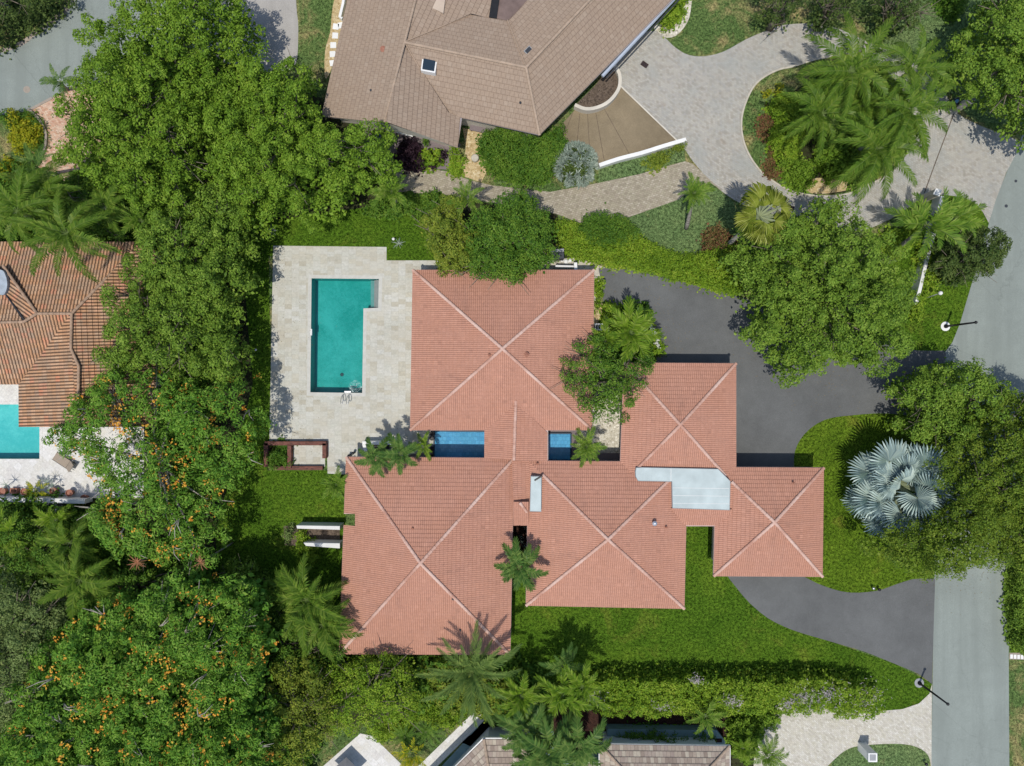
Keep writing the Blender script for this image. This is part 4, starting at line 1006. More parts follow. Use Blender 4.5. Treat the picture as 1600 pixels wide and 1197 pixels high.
def canopy(px_poly, zt, zb, leaf=0.20, gap=0.74, lr=0.50, per=105, lobe=1.35, lobeh=1.6, dome=3.5, hole=0.14, seed=0, under=True, flat=False, wr=0.55, upb=0.35, skirt=1.0, rag=None, jz=None):
    if rag is None: rag = min(1.0, lobe*0.8) if not flat else 0.15
    if jz is None: jz = 0.38*lr/0.5 if not flat else 0.1
    """crown volume: returns leaf quads, lobe centres (world)"""
    rng = np.random.default_rng(1000+seed)
    zm = zb + (zt-zb)*0.45
    poly = [tuple(P(x, y, zm)[:2]) for x, y in spl(px_poly, 6)]
    if rag > 0:      # ragged outline: push the points in and out at two scales
        m_ = len(poly); ph = rng.uniform(0, 6.28, 4)
        nn = rng.normal(0, 1, m_); nn = (nn + np.roll(nn, 1) + np.roll(nn, -1))/1.7
        res = []
        for i in range(m_):
            a_, b_ = poly[i-1], poly[(i+1) % m_]; dx, dy = b_[0]-a_[0], b_[1]-a_[1]; L_ = math.hypot(dx, dy)+1e-6
            k_ = rag*0.38*nn[i]
            res.append((poly[i][0]+dy/L_*k_, poly[i][1]-dx/L_*k_))
        poly = res
    # lobes
    lx, ly = scatter(poly, lobe*1.28, rng)
    if len(lx) == 0: lx, ly = np.array([np.mean([p[0] for p in poly])]), np.array([np.mean([p[1] for p in poly])])
    lrad = lobe*rng.uniform(0.75, 1.25, len(lx)); lh = rng.uniform(-0.6, 0.6, len(lx))*lobeh + 0.7*lobeh*np.sin(lx*0.75+seed)*np.sin(ly*0.7+seed*2)
    X, Y = scatter(poly, gap, rng)
    D = edge_dist(X, Y, poly)
    f = np.clip(D/dome, 0, 1); dm = np.sqrt(1-(1-f)**2)
    q = np.full(len(X), -0.6); hh = np.zeros(len(X))
    for a, b, r, h in zip(lx, ly, lrad, lh):
        w2 = 1 - ((X-a)**2+(Y-b)**2)/(r*r)
        k = w2 > q; q[k] = w2[k]; hh[k] = h
    q = np.clip(q, -0.6, 1)
    Z = zb + (zt-zb-lobeh)*(dm if not flat else np.clip(dm*1.6, 0, 1)) + lobeh*np.where(q > 0, np.sqrt(np.clip(q, 0, 1)), q*1.2) + hh*np.clip(f*2, 0, 1) + rng.normal(0, jz, len(X))
    keep = rng.random(len(X)) > np.where(q < 0.2, hole*4.0, hole*0.4)
    keep &= ~((D < gap*0.9) & (rng.random(len(X)) < 0.3*min(1, rag)))
    X, Y, Z, D = X[keep], Y[keep], Z[keep], D[keep]
    # pull the positions back towards the axis of view only through real parallax of the outline: none needed
    C = np.stack([X, Y, Z], 1); rad = lr*rng.uniform(0.7, 1.25, len(C))
    cnt = np.full(len(C), per)
    idx = np.repeat(np.arange(len(C)), cnt)
    dv = unit(rng.normal(size=(len(idx), 3)) + np.array([0, 0, 0.35]))
    dv[:, 2] = np.where(dv[:, 2] < -0.35, -dv[:, 2], dv[:, 2])
    r = rad[idx]*rng.uniform(0.7, 1.18, len(idx))
    pos = C[idx] + dv*r[:, None]*np.array([1, 1, 0.8])
    nr = unit(dv*0.9 + np.array([0, 0, upb]) + rng.normal(0, 0.38, (len(idx), 3)))
    Q = [leaves(pos, nr, leaf, leaf*wr, rng)]
    # edge sprigs: ragged outline
    e = np.where(D < gap*1.2)[0]
    if len(e) and skirt > 0:
        k = np.repeat(e, int(26*skirt)); 
        off = unit(rng.normal(size=(len(k), 3)))*rng.uniform(0.3, 1.0, (len(k), 1))*lr*1.15
        pos = C[k] + off - np.array([0, 0, 0.75])*rng.uniform(0, 1.6, (len(k), 1))
        Q.append(leaves(pos, unit(off + np.array([0, 0, 0.3]) + rng.normal(0, 0.5, (len(k), 3))), leaf, leaf*wr, rng))
        # twigs poking out
        t = e[rng.random(len(e)) < 0.35]
        for j in t:
            d2 = unit(rng.normal(size=3)*np.array([1, 1, 0.3])); m = 12
            tt = np.linspace(0.4, 1.6, m)[:, None]*lr
            pos = C[j] + d2*tt + rng.normal(0, 0.07, (m, 3))
            Q.append(leaves(pos, unit(rng.normal(0, 0.5, (m, 3)) + np.array([0, 0, 0.8])), leaf, leaf*wr, rng))
    if under:
        ux, uy = scatter(poly, gap*0.8, rng); ud = edge_dist(ux, uy, poly); kk = ud > gap*0.8; ux, uy, ud = ux[kk], uy[kk], ud[kk]
        fz = np.sqrt(1-(1-np.clip(ud/dome, 0, 1))**2)
        for layer, dz in ((0, 1.5), (1, 2.6)):
            uz = zb + (zt-zb-lobeh)*fz - dz*(0.5+0.5*fz) + rng.normal(0, 0.2, len(ux))
            idx = np.repeat(np.arange(len(ux)), 11)
            pos = np.stack([ux, uy, uz], 1)[idx] + rng.normal(0, 0.33, (len(idx), 3))
            pos[:, 2] = np.maximum(pos[:, 2], 0.15)
            Q.append(leaves(pos, unit(np.array([0, 0, 1.0]) + rng.normal(0, 0.45, (len(idx), 3))), leaf*1.7, leaf*1.2, rng))
    V = np.concatenate(Q)
    V[:, :, 2] = np.maximum(V[:, :, 2], 0.06)
    return V, list(zip(lx, ly, [zb + (zt-zb)*0.55]*len(lx))), poly

NLEAF = 0
def tree(name, label, poly, zt, zb, mat, trunk=None, seed=0, bark='trunk', group=None, cat='tree', flowers=None, bare=0, **kw):
    global NLEAF
    V, lob, wp = canopy(poly, zt, zb, seed=seed, **kw)
    NLEAF += len(V)
    rng = random.Random(seed)
    cx = sum(p[0] for p in wp)/len(wp); cy = sum(p[1] for p in wp)/len(wp)
    if trunk: b = P(*trunk)
    else: b = Vector((cx, cy, 0))
    root = empty(name, b, label, cat, group)
    quads_object('crown', V, M[mat], root)
    tm = MB(); r0 = 0.10 + 0.035*zt
    fork = Vector((b.x+(cx-b.x)*0.2, b.y+(cy-b.y)*0.2, zb*0.55+0.4))
    tm.tube([b, b.lerp(fork, 0.5)+Vector((rng.uniform(-.1,.1), rng.uniform(-.1,.1), 0)), fork], [r0*1.25, r0, r0*0.8], 10)
    tm.build('trunk', M[bark], root, True)
    lm = MB(); rng.shuffle(lob)
    for (x, y, z) in lob[:16]:
        e = Vector((x, y, z - 0.2)); mid = fork.lerp(e, 0.5) + Vector((rng.uniform(-.4,.4), rng.uniform(-.4,.4), 0.5))
        lm.tube([fork, mid, e], [r0*0.42, r0*0.2, r0*0.05], 6)
        for _ in range(3):
            e2 = e + Vector((rng.uniform(-1.4,1.4), rng.uniform(-1.4,1.4), rng.uniform(0.2,0.9)))
            lm.tube([mid.lerp(e, 0.6), e2], [r0*0.14, r0*0.04], 5)
    lm.build('limbs', M[bark], root, True)
    if bare:   # pale bare twigs lying on top of the crown
        r2 = np.random.default_rng(seed+5); X, Y = scatter(wp, 2.2, r2); D = edge_dist(X, Y, wp)
        k = r2.permutation(len(X))[:bare]
        for j in k:
            bm_ = MB(); f = min(1, D[j]/3.5); z = zb + (zt-zb-0.6)*math.sqrt(1-(1-f)**2) + 0.75
            p0 = Vector((X[j], Y[j], z-0.5)); a = rng.uniform(0, 6.28)
            for q in range(rng.randint(2, 4)):
                a2 = a + rng.uniform(-0.7, 0.7); L = rng.uniform(0.7, 1.6)
                p1 = p0 + Vector((math.cos(a2)*L*0.5, math.sin(a2)*L*0.5, 0.45)); p2 = p1 + Vector((math.cos(a2+.3)*L*0.6, math.sin(a2+.3)*L*0.6, 0.1))
                bm_.tube([p0, p1, p2], [0.05, 0.035, 0.015], 5)
            bm_.build('bare_branch', M['trunk_pale'], root, True)
    if flowers:
        n, fm, region = flowers
        r2 = np.random.default_rng(seed+9); X, Y = scatter(wp, 0.5, r2)
        cl = r2.random(len(X))
        cn = 0.8*np.sin(X*0.9+1.3*seed)*np.sin(Y*0.8+seed)+r2.normal(0, 0.9, len(X))
        k = np.argsort(-cn)[:n]; k = k[r2.random(len(k)) < 0.9]
        D = edge_dist(X, Y, wp); f = np.clip(D/3.5, 0, 1)
        Z = zb + (zt-zb-0.5)*np.sqrt(1-(1-f)**2) + r2.uniform(0.1, 0.7, len(X))
        C = np.stack([X, Y, Z], 1)[k]; m = 9
        idx = np.repeat(np.arange(len(C)), m); sc = r2.uniform(0.08, 0.30, len(C))[idx][:, None]
        pos = C[idx] + r2.normal(0, 1, (len(idx), 3))*sc*0.8
        quads_object('blossoms', leaves(pos, unit(np.array([0,0,1.0]) + r2.normal(0, 0.5, (len(idx), 3))), 0.17, 0.14, r2), M[fm], root)
    return root

def shrub(name, label, poly, zt, mat, seed=0, cat='shrub', group=None, zb=None, leaf=0.15, gap=0.3, lr=0.3, per=40, lobe=0.9, lobeh=0.35, dome=0.9, **kw):
    global NLEAF
    V, _, wp = canopy(poly, zt, zb if zb is not None else zt*0.25, seed=seed, leaf=leaf, gap=gap, lr=lr, per=per, lobe=lobe, lobeh=lobeh, dome=dome, **kw)
    NLEAF += len(V)
    o = quads_object(name, V, M[mat])
    tag(o, label, cat, group); return o

def blob(cx, cy, r, n=9, jit=0.16, seed=0):
    rr = random.Random(seed); ry = r if not isinstance(r, tuple) else r[1]; rx = r if not isinstance(r, tuple) else r[0]
    return [(cx + rx*(1+rr.uniform(-jit, jit))*math.cos(2*math.pi*k/n), cy + ry*(1+rr.uniform(-jit, jit))*math.sin(2*math.pi*k/n)) for k in range(n)]

# ------------------------------------------------------------ palms
def frond_mesh(name, L, lean, droop, nl, ll, lw, stem_mat, leaf_mat, ang=0.95, vee=0.25, seed=0, stem=0.03, start=0.14, tipdroop=0.4):
    """feather frond growing along +x from the origin; lean = start elevation, droop = total bend"""
    rr = random.Random(seed); pts = []; p = Vector((0,0,0)); n = 12
    for i in range(n+1):
        pts.append(p.copy()); t = i/n
        a = lean - droop*t**1.3; p = p + Vector((math.cos(a), 0, math.sin(a)))*(L/n)
    V = []; F = []; Mi = []
    def at(t):
        x = t*n; i = min(n-1, int(x)); return pts[i].lerp(pts[i+1], x-i), (pts[i+1]-pts[i]).normalized()
    # stem: 4-sided
    for i in range(n+1):
        w = stem*(1-0.8*i/n); q = pts[i]
        V += [q+Vector((0,w,0)), q+Vector((0,0,w*0.8)), q+Vector((0,-w,0)), q+Vector((0,0,-w*0.8))]
    for i in range(n):
        for k in range(4):
            F.append((4*i+k, 4*i+(k+1)%4, 4*i+4+(k+1)%4, 4*i+4+k)); Mi.append(0)
    for j in range(nl):
        t = start + (1-start)*(j+0.5)/nl
        q, d = at(t); up = d.cross(Vector((0,1,0))); up = -up if up.z < 0 else up
        le = ll*(0.35+0.65*math.sin(math.pi*min(1, 0.12+0.88*t)**0.8)) * rr.uniform(0.85, 1.1)
        for s in (-1, 1):
            a = ang*(1.15-0.55*t) + rr.uniform(-0.1, 0.1)
            dr = (d*math.cos(a) + Vector((0,s,0))*math.sin(a) + up*(vee+rr.uniform(-0.12,0.12))).normalized()
            e1 = q + dr*le*0.55; e2 = q + dr*le + Vector((0,0,-tipdroop*le*rr.uniform(0.6,1.2)))
            wv = d*lw*0.5
            b = len(V); V += [q - wv*0.6, q + wv*0.6, e1 + wv, e1 - wv, e2]
            F.append((b, b+1, b+2, b+3)); Mi.append(1); F.append((b+3, b+2, b+4)); Mi.append(1)
    me = bpy.data.meshes.new(name); me.from_pydata([tuple(v) for v in V], [], F)
    me.materials.append(stem_mat); me.materials.append(leaf_mat); me.polygons.foreach_set('material_index', Mi); me.update()
    return me

def fan_mesh(name, pet, rad, nseg, stem_mat, leaf_mat, lean=0.5, span=5.0, seed=0, split=0.45, wf=1.0, cup=0.2, droop=0.25):
    """costapalmate fan: petiole along +x then folded radiating segments"""
    rr = random.Random(seed); V = []; F = []; Mi = []
    e = Vector((math.cos(lean), 0, math.sin(lean))); hub = e*pet
    w = 0.05
    V += [Vector((0,w,0)), Vector((0,-w,0)), hub+Vector((0,-w*0.5,0)), hub+Vector((0,w*0.5,0)), Vector((0,0,w)), hub+Vector((0,0,w*0.6))]
    F += [(0,1,2,3), (0,4,5,3), (1,4,5,2)]; Mi += [0]*3
    bl = lean - 0.5; fwd = Vector((math.cos(bl), 0, math.sin(bl))); side = Vector((0,1,0)); up = fwd.cross(side); up = -up if up.z < 0 else up
    for i in range(nseg):
        a = -span/2 + span*(i+0.5)/nseg; da = span/nseg
        L = rad*(0.72+0.28*math.cos(a*0.5))*rr.uniform(0.92, 1.06)
        def pt(ang, r, z): return hub + (fwd*math.cos(ang)+side*math.sin(ang))*r + up*z
        rm = L*(1-split); hm = rm*cup + 0.02; f = 0.035*wf
        V0 = len(V)
        V += [hub.copy(), pt(a-da*0.5, rm, hm-f), pt(a, rm, hm+f), pt(a+da*0.5, rm, hm-f), pt(a+rr.uniform(-.05,.05), L, L*cup*0.8 - droop*L*rr.uniform(0.5,1.3)), pt(a-da*0.24, L*0.85, L*cup*0.85-droop*L*0.35), pt(a+da*0.24, L*0.85, L*cup*0.85-droop*L*0.35)]
        b = V0
        F += [(b, b+1, b+2), (b, b+2, b+3), (b+1, b+5, b+4, b+2), (b+2, b+4, b+6, b+3)]; Mi += [1]*4
    me = bpy.data.meshes.new(name); me.from_pydata([tuple(v) for v in V], [], F)
    me.materials.append(stem_mat); me.materials.append(leaf_mat); me.polygons.foreach_set('material_index', Mi); me.update()
    return me

FR = {}
def get_fronds(kind):
    if kind in FR: return FR[kind]
    st = M['rachis']; out = []
    if kind == 'queen':      # long drooping plumes
        for s in range(5): out.append(frond_mesh('frond', 1.0, 0.7-0.3*(s % 3), 1.3+0.1*s, 38, 0.20, 0.027, st, M['fr_queen'], 0.80, 0.42, s, 0.008, 0.08, 0.7))
    elif kind == 'areca':
        for s in range(5): out.append(frond_mesh('frond', 1.0, 0.9-0.28*(s % 3), 1.25, 17, 0.32, 0.060, st, M['fr_lime'], 0.8, 0.45, 10+s, 0.012, 0.12, 0.25))
    elif kind == 'areca_mid':
        for s in range(5): out.append(frond_mesh('frond', 1.0, 0.9-0.28*(s % 3), 1.25, 19, 0.30, 0.052, st, M['fr_mid'], 0.8, 0.45, 15+s, 0.012, 0.12, 0.25))
    elif kind == 'plume':    # short stiff arched plumes, dark green
        for s in range(5): out.append(frond_mesh('frond', 1.0, 0.7-0.2*(s % 3), 1.6, 26, 0.27, 0.050, st, M['fr_dark'], 1.0, 0.45, 20+s, 0.022, 0.12, 0.35))
    elif kind == 'date':
        for s in range(5): out.append(frond_mesh('frond', 1.0, 0.85-0.3*(s % 3), 0.95, 34, 0.20, 0.026, st, M['fr_grey'], 0.65, 0.45, 30+s, 0.014, 0.1, 0.1))
    elif kind == 'coconut':
        for s in range(5): out.append(frond_mesh('frond', 1.0, 0.75-0.3*(s % 3), 1.3, 28, 0.25, 0.036, st, M['fr_queen'], 0.85, 0.45, 40+s, 0.009, 0.12, 0.5))
    elif kind == 'dark':
        for s in range(5): out.append(frond_mesh('frond', 1.0, 0.8-0.3*(s % 3), 1.1, 22, 0.25, 0.045, st, M['fr_dark'], 0.85, 0.25, 50+s, 0.014, 0.12, 0.3))
    elif kind == 'cycad':
        for s in range(5): out.append(frond_mesh('frond', 1.0, 0.6-0.18*(s % 3), 0.9, 34, 0.15, 0.020, st, M['lf_deep'], 1.0, 0.25, 60+s, 0.014, 0.08, 0.1))
    elif kind == 'fan':
        for s in range(5): out.append(fan_mesh('frond', 0.56, 0.44, 18, M['rachis_pale'], M['fr_fan'], 0.85-0.25*(s % 4), 2.6, s, 0.55, 0.35, 0.1, 0.45))
    elif kind == 'bismarck':
        for s in range(5): out.append(fan_mesh('frond', 0.60, 0.37, 34, M['rachis_pale'], M['fr_silver'], 0.95-0.28*(s % 4), 5.2, 70+s, 0.45, 0.8, 0.22, 0.2))
    elif kind == 'strap':   # bromeliad / agave rosette
        for s in range(3): out.append(frond_mesh('frond', 1.0, 0.9-0.3*s, 1.1, 1, 0.2, 0.12, M['fr_rust'], M['fr_rust'], 0.3, 0.1, 80+s, 0.06, 0.6, 0.1))
    elif kind == 'agave':
        for s in range(3): out.append(frond_mesh('frond', 1.0, 0.9-0.3*s, 0.9, 1, 0.2, 0.10, M['lf_silver'], M['lf_silver'], 0.3, 0.1, 80+s, 0.05, 0.6, 0.1))
    elif kind == 'crot':
        for s in range(3): out.append(frond_mesh('frond', 1.0, 1.0-0.3*s, 0.9, 7, 0.34, 0.10, st, M['lf_yellow'], 0.8, 0.4, 90+s, 0.02, 0.3, 0.1))
    FR[kind] = out; return out

def palm(label, px, py, h, Rpx, nf, kind, base=None, seed=0, group=None, name='palm_tree', cat='palm', tr=0.14, lift=0.0, a0=None, tmat='trunk_palm'):
    """px,py: crown centre in the photo; h: height of the crown's heart; Rpx: frond reach in photo px"""
    rr = random.Random(500+seed); ms = get_fronds(kind)
    c = P(px, py, h); b = P(*base) if base else Vector((c.x + rr.uniform(-.2,.2), c.y + rr.uniform(-.2,.2), 0))
    root = empty(name, b, label, cat, group)
    L = Rpx*S*(1-h/H)*1.12
    if h > 0.6:
        mb = MB(); pts = []; rad = []
        for i in range(7):
            t = i/6; q = b.lerp(c, t**1.15 if base else t); q.z = h*t; pts.append(q); rad.append(tr*(1.35-0.55*t))
        mb.tube(pts, rad, 9); mb.build('trunk', M[tmat], root, True)
    ph = a0 if a0 is not None else rr.uniform(0, 6.28)
    for i in range(nf):
        me = ms[(i*2+seed) % len(ms)] if nf > 4 else ms[i % len(ms)]
        o = bpy.data.objects.new('frond', me); col.objects.link(o); o.parent = root
        o.location = c - root.location + Vector((0,0,lift))
        ring = i % 3
        s = L*rr.uniform(0.85, 1.12)*(1.0, 0.95, 0.82)[ring]
        o.scale = (s, s, s)
        yaw = ph + i*2.39996 + rr.uniform(-0.15, 0.15)
        o.rotation_euler = (rr.uniform(-0.25, 0.25), rr.uniform(-0.12, 0.22)-0.12*ring, yaw)
    return root
# ------------------------------------------------------------ trees
TG = 'broadleaf trees around the gardens'
tree('shade_tree', 'huge lime green tree between the bending road and the brown-roofed house, top left', [(232,-20),(214,14),(183,20),(180,42),(155,38),(128,50),(132,80),(138,105),(112,122),(104,140),(98,180),(92,202),(110,222),(94,245),(128,268),(150,300),(200,330),(250,345),(300,310),(335,240),(345,150),(390,100),(398,50),(378,0),(360,-30)], 8.5, 3.5, 'lf_lime', (230,170), 1, lobe=1.40)
tree('shade_tree', 'wide bright green tree whose crown touches the lower left end of the brown roof', [(345,120),(400,95),(430,92),(460,110),(498,132),(503,170),(520,198),(560,190),(590,196),(612,215),(625,250),(612,282),(590,300),(556,312),(530,333),(490,345),(440,338),(385,350),(335,300),(325,210)], 8.0, 3.2, 'lf_lime', (455,240), 2, lobe=1.40)
tree('shade_tree', 'tall green tree over the right side of the orange roof', [(205,325),(260,335),(330,300),(395,335),(405,350),(388,372),(378,405),(388,440),(380,480),(372,520),(385,560),(365,600),(300,590),(240,575),(190,590),(165,570),(178,530),(168,505),(185,470),(200,430),(215,385),(232,345)], 8.0, 3.0, 'lf_mid', (300,470), 3, lobe=1.32, hole=0.2)
tree('flowering_tree', 'orange-blossomed tree with airy crown reaching over the left neighbour\'s white pool deck', [(150,590),(240,572),(330,588),(388,600),(402,650),(406,700),(390,740),(354,788),(340,835),(352,872),(300,882),(230,876),(180,862),(150,822),(142,790),(150,765),(118,742),(140,728),(108,712),(82,690),(95,668),(120,655),(122,612)], 7.6, 3.2, 'lf_poinc', (265,720), 104, flowers=(230,'fl_orange',None), bare=16, bark='trunk_pale', lobe=1.25, hole=0.10, per=62, gap=0.66, leaf=0.30, wr=0.32, under=False, cat='tree')
tree('flowering_tree', 'largest orange-blossomed tree, filling the bottom left corner of the picture', [(190,935),(260,908),(330,902),(395,930),(428,1000),(415,1060),(428,1130),(436,1200),(425,1260),(20,1260),(-25,1180),(25,1120),(45,1060),(85,1000),(130,955)], 9.5, 4.5, 'lf_poinc', (230,1080), 5, flowers=(330,'fl_orange',None), bare=18, bark='trunk_pale', lobe=1.32, hole=0.2, per=80, leaf=0.30, wr=0.32)
tree('tree', 'grey-green tree at the left edge beside the bottom orange-blossomed tree', [(-40,900),(30,905),(90,935),(108,980),(75,1040),(42,1100),(15,1150),(-45,1160)], 8.0, 3.5, 'lf_grey', (30,1010), 6, lobe=1.18, leaf=0.17)
tree('tree', 'deep green tree below the small left lawn, between the two orange-blossomed trees', [(340,880),(395,885),(428,912),(440,950),(425,985),(385,975),(335,945),(318,905)], 3.8, 1.4, 'lf_mid', (380,930), 7, lobe=1.03, leaf=0.17)
tree('tree', 'yellow-tipped tree of rounded clumps at the left edge of the bottom lawn strip', [(430,1050),(470,1030),(515,1048),(525,1090),(518,1150),(485,1172),(450,1205),(428,1180),(425,1120)], 6.0, 2.2, 'lf_olive', (475,1100), 8, lobe=0.88, hole=0.25, leaf=0.17)
tree('tree', 'bushy green tree just below the left wing of the pink roof', [(520,1034),(560,1020),(620,1022),(648,1050),(655,1090),(640,1122),(600,1138),(565,1136),(528,1120),(512,1080)], 6.0, 2.0, 'lf_hedge', (585,1080), 9, lobe=0.95, leaf=0.17)
tree('tree', 'rust-flecked olive tree at the upper left corner of the pink roof', [(668,338),(700,312),(728,325),(738,370),(742,415),(720,432),(690,422),(670,385)], 6.2, 2.4, 'lf_olive', (705,385), 10, lobe=0.95, leaf=0.17, lr=0.42, gap=0.5)
tree('tree', 'dense dark green round tree overhanging the top edge of the pink roof', [(730,326),(780,308),(828,310),(862,335),(874,365),(853,402),(845,430),(800,447),(765,441),(737,424),(724,370)], 7.0, 2.4, 'lf_deep', (800,385), 11, lobe=1.10, leaf=0.17, gap=0.52, lr=0.46)
tree('shade_tree', 'broad spreading tree over the dark asphalt driveway, left of the street lamp', [(1148,400),(1150,372),(1168,345),(1200,338),(1225,325),(1290,318),(1332,322),(1338,355),(1372,378),(1400,402),(1416,440),(1412,500),(1408,545),(1385,572),(1330,583),(1290,592),(1260,604),(1222,590),(1200,560),(1155,545),(1158,512),(1186,495),(1165,452),(1142,432)], 7.5, 2.6, 'lf_mid', (1270,470), 12, lobe=1.32)
tree('shade_tree', 'leafy green tree at the mouth of the asphalt driveway beside the road', [(1418,640),(1410,622),(1428,594),(1440,570),(1475,556),(1515,560),(1532,582),(1556,602),(1560,640),(1520,690),(1460,705),(1425,690),(1412,665)], 6.5, 2.4, 'lf_mid', (1485,635), 13, hole=0.05, gap=0.64, lobe=1.18)
tree('shade_tree', 'biggest roadside tree, mossy green and hanging over the road below the driveway mouth', [(1476,690),(1500,662),(1545,640),(1590,622),(1660,622),(1690,760),(1680,885),(1600,892),(1560,880),(1532,882),(1482,905),(1455,900),(1415,895),(1380,872),(1372,840),(1400,826),(1442,812),(1470,780),(1476,735)], 8.5, 3.5, 'lf_moss', (1530,790), 14, gap=0.62, hole=0.04, skirt=2.0, dome=2.4, lobe=1.40, leaf=0.17)
tree('shade_tree', 'large tree in the top right corner above the paved entrance', [(1478,95),(1500,62),(1505,30),(1522,8),(1560,-25),(1690,-25),(1690,225),(1610,215),(1582,195),(1572,165),(1530,150),(1505,135),(1478,125)], 9.5, 4.0, 'lf_mid', (1580,90), 15, lobe=1.40)
for k, (pts, lab) in enumerate((([(1188,-25),(1262,-25),(1264,10),(1245,36),(1215,40),(1192,28)], 'leftmost of the three small dark trees along the top edge'),
      ([(1270,-25),(1338,-25),(1335,12),(1318,40),(1290,38),(1272,15)], 'middle one of the three small dark trees along the top edge'),
      ([(1366,-25),(1448,-25),(1446,12),(1432,32),(1410,45),(1385,38),(1368,12)], 'rightmost of the three small dark trees along the top edge, beside the dry lawn'))):
    tree('tree', lab, pts, 5.5, 1.8, 'lf_dark', None, 16+k, lobe=0.88, leaf=0.17, group='small dark trees along the top edge')
tree('tree', 'medium green tree between two pink roofs, half hiding the white pebble bed', [(882,562),(892,545),(915,527),(940,538),(970,552),(1005,560),(1026,576),(1020,600),(1006,620),(1000,640),(975,662),(958,642),(930,652),(905,640),(886,620),(872,594)], 6.0, 2.6, 'lf_deep', (948,595), 20, lobe=0.95, leaf=0.17)
tree('tree', 'small round dark-leaved tree leaning over the kerb of the right-hand road', [(1468,392),(1495,374),(1528,362),(1556,362),(1574,382),(1566,408),(1546,434),(1512,438),(1482,432),(1462,412)], 5.0, 1.6, 'lf_dark', (1505,402), 21, lobe=0.73, leaf=0.17, gap=0.45, lr=0.36)
tree('tree', 'shadowy tree in the top left corner across the bending road', [(-40,-40),(60,-40),(88,-12),(72,12),(44,34),(20,56),(-5,60),(-40,66)], 4.2, 1.5, 'lf_dark', (10,10), 22, lobe=1.03, leaf=0.17)
tree('tree', 'dim green tree under the palms at the upper left, above the orange roof', [(140,270),(200,320),(215,350),(205,380),(150,378),(90,372),(70,330),(90,290)], 4.5, 1.5, 'lf_deep', (150,335), 23, lobe=0.88, leaf=0.17)
tree('tree', 'dim green tree at the left edge below the neighbour\'s pool terrace', [(-40,805),(60,800),(140,810),(170,850),(150,900),(90,930),(20,905),(-40,900)], 4.0, 1.2, 'lf_deep', (60,860), 24, lobe=0.88, leaf=0.17)
tree('tree', 'green tree between the spiky red rosettes and the big blossomed tree', [(150,870),(230,880),(300,885),(340,900),(330,925),(250,925),(190,950),(130,960),(110,930),(120,890)], 5.5, 2.0, 'lf_deep', (230,910), 25, lobe=0.95, leaf=0.17)
tree('tree', 'shaded tree under the feathery palm left of the pink roof', [(420,960),(480,955),(545,985),(548,1020),(500,1045),(450,1045),(420,1010)], 3.5, 1.0, 'lf_deep', (480,1000), 26, lobe=0.88, leaf=0.17)

# ------------------------------------------------------------ hedges and shrubs
shrub('hedge', 'long loose green hedge between the asphalt driveway and the neighbour\'s lawn', [(862,348),(895,350),(920,365),(985,362),(1020,384),(1060,398),(1100,396),(1130,380),(1158,392),(1165,450),(1145,458),(1080,441),(1010,423),(955,414),(905,404),(885,392)], 1.1, 'lf_hedge', 30, 'hedge', flat=True, leaf=0.13)
shrub('shrub', 'rounded dark green clipped shrub at the left end of the long hedge', [(905,362),(915,342),(940,332),(968,336),(985,352),(994,374),(960,384),(925,380)], 2.0, 'lf_deep', 31, flat=True, dome=1.2, leaf=0.12)
shrub('shrub', 'reddish croton shrub beside the leaning trunk of the yellow fan palm', [(1098,380),(1112,360),(1132,358),(1150,380),(1160,402),(1140,412),(1110,400)], 1.2, 'lf_red', 32)
shrub('hedge', 'tall straight hedge with pale bare patches along the bottom of the front lawn', [(925,1064),(1000,1060),(1100,1060),(1200,1060),(1300,1062),(1366,1074),(1380,1088),(1378,1117),(1330,1117),(1200,1112),(1100,1113),(930,1111)], 2.3, 'lf_hedge', 33, 'hedge', flat=True, leaf=0.16, gap=0.34, lr=0.26, per=44, dome=0.4, lobeh=0.25, zb=1.4, rag=0.03, skirt=0.5)
hpale = []
rngp = np.random.default_rng(77)
for (x, y, r) in ((1255,1088,15),(1292,1084,14),(1350,1090,17),(1143,1094,10),(1036,1100,9),(1230,1096,8),(928,1090,9),(1088,1062,6)):
    n = int(17*r); a = rngp.uniform(0, 6.28, n); rr_ = np.abs(rngp.normal(0, r*S*0.75, n)); c = P(x, y, 2.3)
    pos = np.stack([c.x+rr_*np.cos(a)*1.5, c.y+rr_*np.sin(a), 2.5+rngp.uniform(-.3,.22,n)], 1)
    hpale.append(leaves(pos, unit(rngp.normal(0,0.7,(n,3))+np.array([0,0,1.0])), 0.24, 0.05, rngp))
tag(quads_object('bougainvillea', np.concatenate(hpale), M['fl_mauve']), 'pale mauve bougainvillea sprays growing through the top of the tall straight hedge', 'climbing plant')
shrub('shrub', 'spreading green shrub below the brown roof, left of the silver bush', [(750,218),(775,202),(820,206),(850,213),(876,196),(882,214),(884,232),(866,258),(858,280),(830,286),(785,278),(756,258)], 1.5, 'lf_deep', 34, flat=True, leaf=0.14)
rs_ = np.random.default_rng(35); n_ = 5200; c_ = P(900, 255, 1.0); Rr_ = 38*S*0.97
d_ = unit(rs_.normal(size=(n_, 3))*np.array([1, 1, 0.9])); d_[:, 2] = np.abs(d_[:, 2]); pz_ = np.array([c_.x, c_.y, 0.35])
tuft_ = np.repeat(unit(rs_.normal(size=(130, 3))*np.array([1,1,.8])), 40, axis=0); tuft_[:, 2] = np.abs(tuft_[:, 2])
base_ = pz_ + tuft_*np.array([Rr_*.78, Rr_*.78, 1.35]); dir_ = unit(tuft_*0.9 + rs_.normal(0, 0.55, (n_, 3)) + np.array([0, 0, .15])); ln_ = rs_.uniform(0.28, 0.60, (n_, 1)); sd_ = unit(np.cross(dir_, rs_.normal(size=(n_, 3))))*0.034
